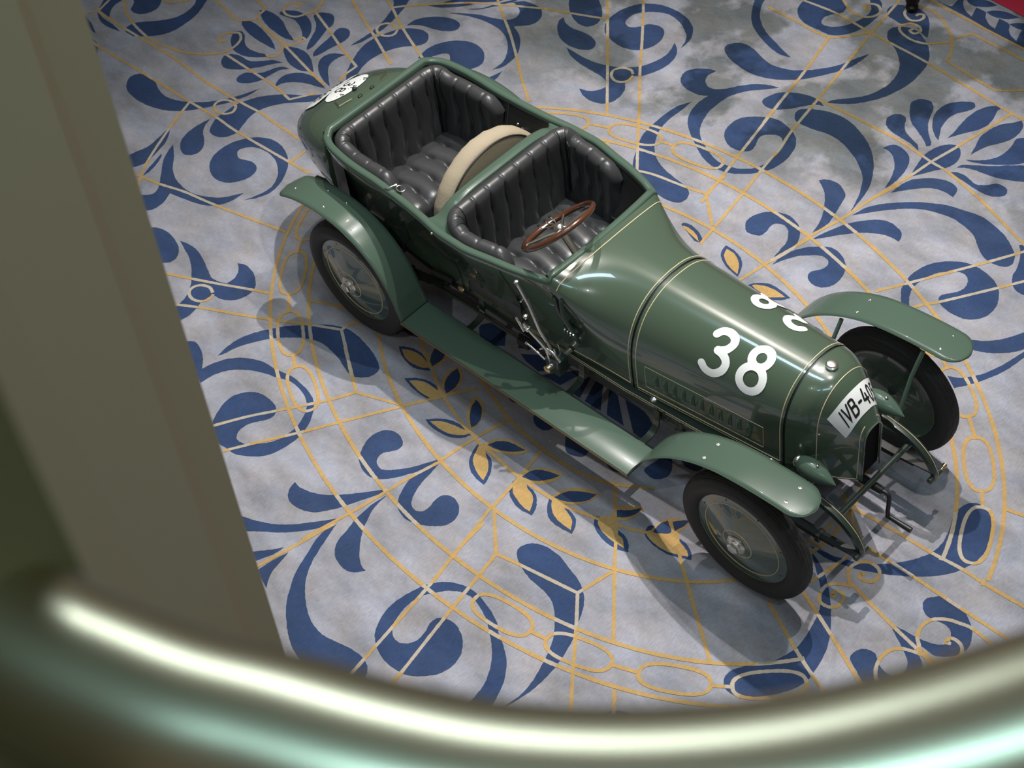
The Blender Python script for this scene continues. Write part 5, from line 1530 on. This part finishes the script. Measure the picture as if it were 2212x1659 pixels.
# ---- wheels
HW = .421
def wheel(x, sg):
    yc = .6535 * sg
    c = Vector((x, yc, HW))
    axv = (0, sg, 0)
    # d: outward from the wheel centre plane
    disc = [(-.035, .0), (-.035, .06), (-.033, .20), (-.030, .285), (-.035, .300), (-.045, .307), (-.03, .313), (.03, .313), (.040, .3095), (.0395, .306), (.036, .300), (.037, .28), (.040, .252), (.041, .248), (.078, .098), (.082, .075), (.086, .06), (.086, .0)]
    w = lathe('wheel', disc, c, axv, GREEN2 if False else GREEN, car, 64, 25)
    tp = []
    R0, rt = .356, .0655
    for k in range(49):
        a = -2.55 + 5.1 * k / 48
        d = rt * sin(a)
        r = R0 + rt * cos(a)
        if abs(a) < 1.0:
            r = R0 + rt * (cos(a) * .55 + .45 * cos(1.0) + .45 * (1 - cos(1.0)) * (1 - (abs(a)) ** 6))
            g = [.0, .28, .56]
            for gg in g:
                if abs(abs(a) - gg) < .05:
                    r -= .004
        if abs(abs(a) - 1.12) < .06:
            r -= .002
        tp.append((d, r))
    # fold to rim
    tp = [(-.036, .306)] + tp + [(.036, .306)]
    SEG = 240
    V = []
    for q, (d, r) in enumerate(tp):
        a = -2.55 + 5.1 * (q - 1) / 48
        for k in range(SEG):
            f = 2 * pi * k / SEG
            rr = r
            if abs(a) < .95 and (k + 9 * abs(a)) % 8 < 1.5:
                rr -= .0035
            V.append(c + Vector((rr * cos(f), sg * d, rr * sin(f))))
    Q = [(q * SEG + k, q * SEG + (k + 1) % SEG, (q + 1) * SEG + (k + 1) % SEG, (q + 1) * SEG + k) for q in range(len(tp) - 1) for k in range(SEG)]
    ty = link('tyre', V, Q, RUBBER, w, ang=30)
    for r, d in ((.25, .0412), (.095, .0792)):
        tube('wheel_pinstripe', [c + Vector((r * cos(2 * pi * k / 64), sg * d, r * sin(2 * pi * k / 64))) for k in range(65)], .0027, CREAM, w, 5)
    lathe('hub_cap', [(.075, .062), (.090, .062), (.096, .057), (.097, .046), (.099, .046), (.100, .040), (.106, .040), (.107, .034)], c, axv, CHROME, w, 32, 25)
    lathe('hub_nut', [(.100, .036), (.124, .036), (.130, .030), (.131, .0)], c, axv, CHROME, w, 6, 12)
    # rim bolts
    for k in range(8):
        a = 2 * pi * (k + .5) / 8
        lathe('rim_bolt', [(0, .006), (.004, .006), (.006, .0)], c + Vector((.278 * cos(a), sg * .034, .278 * sin(a))), axv, BLACK, w, 8)
    return w
for x in (0, 3.1):
    for sg in (1, -1):
        w = wheel(x, sg)

# ---- brake and gear levers outside the right sill
base = Vector((1.545, -.50, .70))
tube('hand_brake', [base + Vector((.02, -.03, -.08)), base, Vector((1.50, -.525, .84)), Vector((1.445, -.535, 1.03)), Vector((1.40, -.54, 1.13)), Vector((1.385, -.545, 1.17))], [.010, .012, .012, .009, .010, .010], CHROME, car, 10)
tube('brake_release_rod', [Vector((1.485, -.515, .90)), Vector((1.435, -.520, 1.06))], .005, CHROME, car, 6)
lathe('lever_knob', [(-.016, .0), (-.012, .012), (0, .0165), (.012, .012), (.016, .0)], (1.384, -.546, 1.178), (0, 0, 1), CHROME, car, 14)
tube('gear_lever', [base + Vector((.03, -.035, .0)), Vector((1.54, -.565, .80)), Vector((1.50, -.60, .90)), Vector((1.47, -.61, .955))], [.011, .011, .009, .010], CHROME, car, 10)
lathe('lever_knob', [(-.016, .0), (-.012, .012), (0, .0165), (.012, .012), (.016, .0)], (1.465, -.585, .985), (0, 0, 1), CHROME, car, 14)
tube('lever_trigger', [Vector((1.475, -.62, .90)), Vector((1.43, -.625, .99))], .008, CHROME, car, 8)
box('lever_bracket', (1.475, -.600, .91), (.05, .03, .03), CHROME, car, bev=.006)
for q, (dx, dy) in enumerate(((.0, -.03), (.035, -.05), (.07, -.02), (.06, .02))):
    tube('gear_gate', [base + Vector((dx, dy, -.05)), base + Vector((dx - .02, dy, .045))], .007, CHROME, car, 8)
tube('gear_gate', catmull([base + Vector((-.05 + .0, -.04, -.01)), base + Vector((.0, -.045, .04)), base + Vector((.06, -.045, .045)), base + Vector((.11, -.04, .0))], 5), .008, CHROME, car, 8)
box('lever_pedestal', base + Vector((.05, -.01, -.08)), (.11, .09, .12), CHASSIS, car, bev=.012)
tube('lever_shaft', [base + Vector((.05, -.09, -.07)), base + Vector((.05, .10, -.07))], .022, CHROME, car, 12)
lathe('shaft_cap', [(0, .026), (.012, .026), (.018, .018), (.022, .0)], base + Vector((.05, -.085, -.07)), (0, -1, 0), BRASSK, car, 14)
tube('pedal_link', catmull([base + Vector((-.0, -.055, -.05)), base + Vector((-.08, -.06, -.01)), base + Vector((-.13, -.06, .0))], 5), .007, CHROME, car, 8)
lathe('lever_knob', [(-.01, .0), (-.006, .010), (.006, .010), (.01, .0)], base + Vector((-.135, -.06, .0)), (1, 0, 0), CHROME, car, 12)
# horn bracket by the scuttle
box('horn_bracket', (1.66, -.425, .86), (.10, .05, .06), CHASSIS, car, bev=.01)
for dy, dx in ((0, 0), (-.015, .05)):
    tube('horn_tube', catmull([Vector((1.57 + dx, -.445, 1.10)), Vector((1.60 + dx, -.450 + dy, 1.0)), Vector((1.655 + dx, -.435 + dy, .88)), Vector((1.66 + dx, -.43, .80))], 5), .013, CHASSIS, car, 8)
for q in range(4):
    tube('horn_fitting', [Vector((1.63 + .022 * q, -.455, .855)), Vector((1.65 + .022 * q, -.47, .905))], .005, CHROME, car, 6)

# ================================================================== HALL
def prism(name, low, high, m):
    n = len(low)
    V = [Vector(p) for p in low] + [Vector(p) for p in high]
    Q = [(i, (i + 1) % n, n + (i + 1) % n, n + i) for i in range(n)] + [tuple(reversed(range(n))), tuple(range(n, 2 * n))]
    return link(name, V, Q, m, None, smooth=False)
lo = [(4.03, -3.947, 0), (4.109, -4.045, 0), (4.17, -4.397, 0), (4.0, -4.9, 0), (3.3, -4.9, 0), (3.3, -3.947, 0)]
hi = [(4.169, -3.624, 9.2), (4.212, -3.786, 9.2), (4.239, -4.136, 9.2), (4.1, -4.7, 9.2), (3.4, -4.7, 9.2), (3.4, -3.624, 9.2)]
col = prism('column', lo, hi, PLASTER)
tag(col, 'beige plastered column rising past the balcony at the left', 'column', kind='structure')

OLIVE = mat('olive_wall', (.15, .115, .045), .8)
lo2 = [(5.860, -4.896, 0), (5.92, -5.7, 0), (5.3, -5.7, 0), (5.3, -4.896, 0)]
hi2 = [(5.932, -4.640, 9.2), (5.985, -5.5, 9.2), (5.3, -5.5, 9.2), (5.3, -4.640, 9.2)]
wl = prism('wall_left', lo2, hi2, OLIVE)
tag(wl, 'dark olive wall that the brass handrail runs into', 'wall', kind='structure')
rail_path = catmull([Vector(p) for p in [(6.62, -3.2, 7.25), (6.60, -3.6, 7.25), (6.57, -3.9, 7.25), (6.53, -4.12, 7.25), (6.485, -4.27, 7.25), (6.446, -4.356, 7.25), (6.421, -4.403, 7.25), (6.385, -4.464, 7.25), (6.34, -4.527, 7.25), (6.287, -4.582, 7.25), (6.227, -4.629, 7.25), (6.168, -4.662, 7.25), (6.102, -4.692, 7.25), (6.053, -4.715, 7.25), (6.003, -4.732, 7.25), (5.956, -4.746, 7.25), (5.91, -4.756, 7.25), (5.88, -4.763, 7.25)]], 6)
hr = link('handrail', *tube_geo(rail_path, .054, 32), BRASS, None)
tag(hr, 'polished brass handrail curving across the foreground', 'handrail')

# dark balcony slab the handrail runs round
bp_ = [(p.x, p.y) for p in rail_path]
low = [(x, y, 6.2) for x, y in bp_] + [(5.95, -5.5, 6.2), (7.6, -6.2, 6.2), (9.0, -4.2, 6.2), (7.4, -3.2, 6.2)]
high = [(x, y, 6.32) for x, y, z in low]
DARKST = mat('dark_balcony_stone', (.02, .02, .018), .6)
bal = prism('balcony', low, high, DARKST)
tag(bal, 'dark balcony slab below the brass handrail', 'balcony', kind='structure')

# foot of a barrier stand at the far edge of the carpet
bar = bpy.data.objects.new('barrier_stand', None)
COL.objects.link(bar)
bar.location = (.878, 3.965, 0)
tag(bar, 'dark bronze foot of a barrier stand at the far edge of the carpet', 'stand')
lathe('turned_foot', [(0, .035), (.02, .045), (.045, .045), (.06, .03), (.075, .032), (.085, .05), (.11, .055), (.13, .05), (.2, .06), (.5, .05), (.9, .05)], bar.location, (0, 0, 1), IRON, bar, 20)
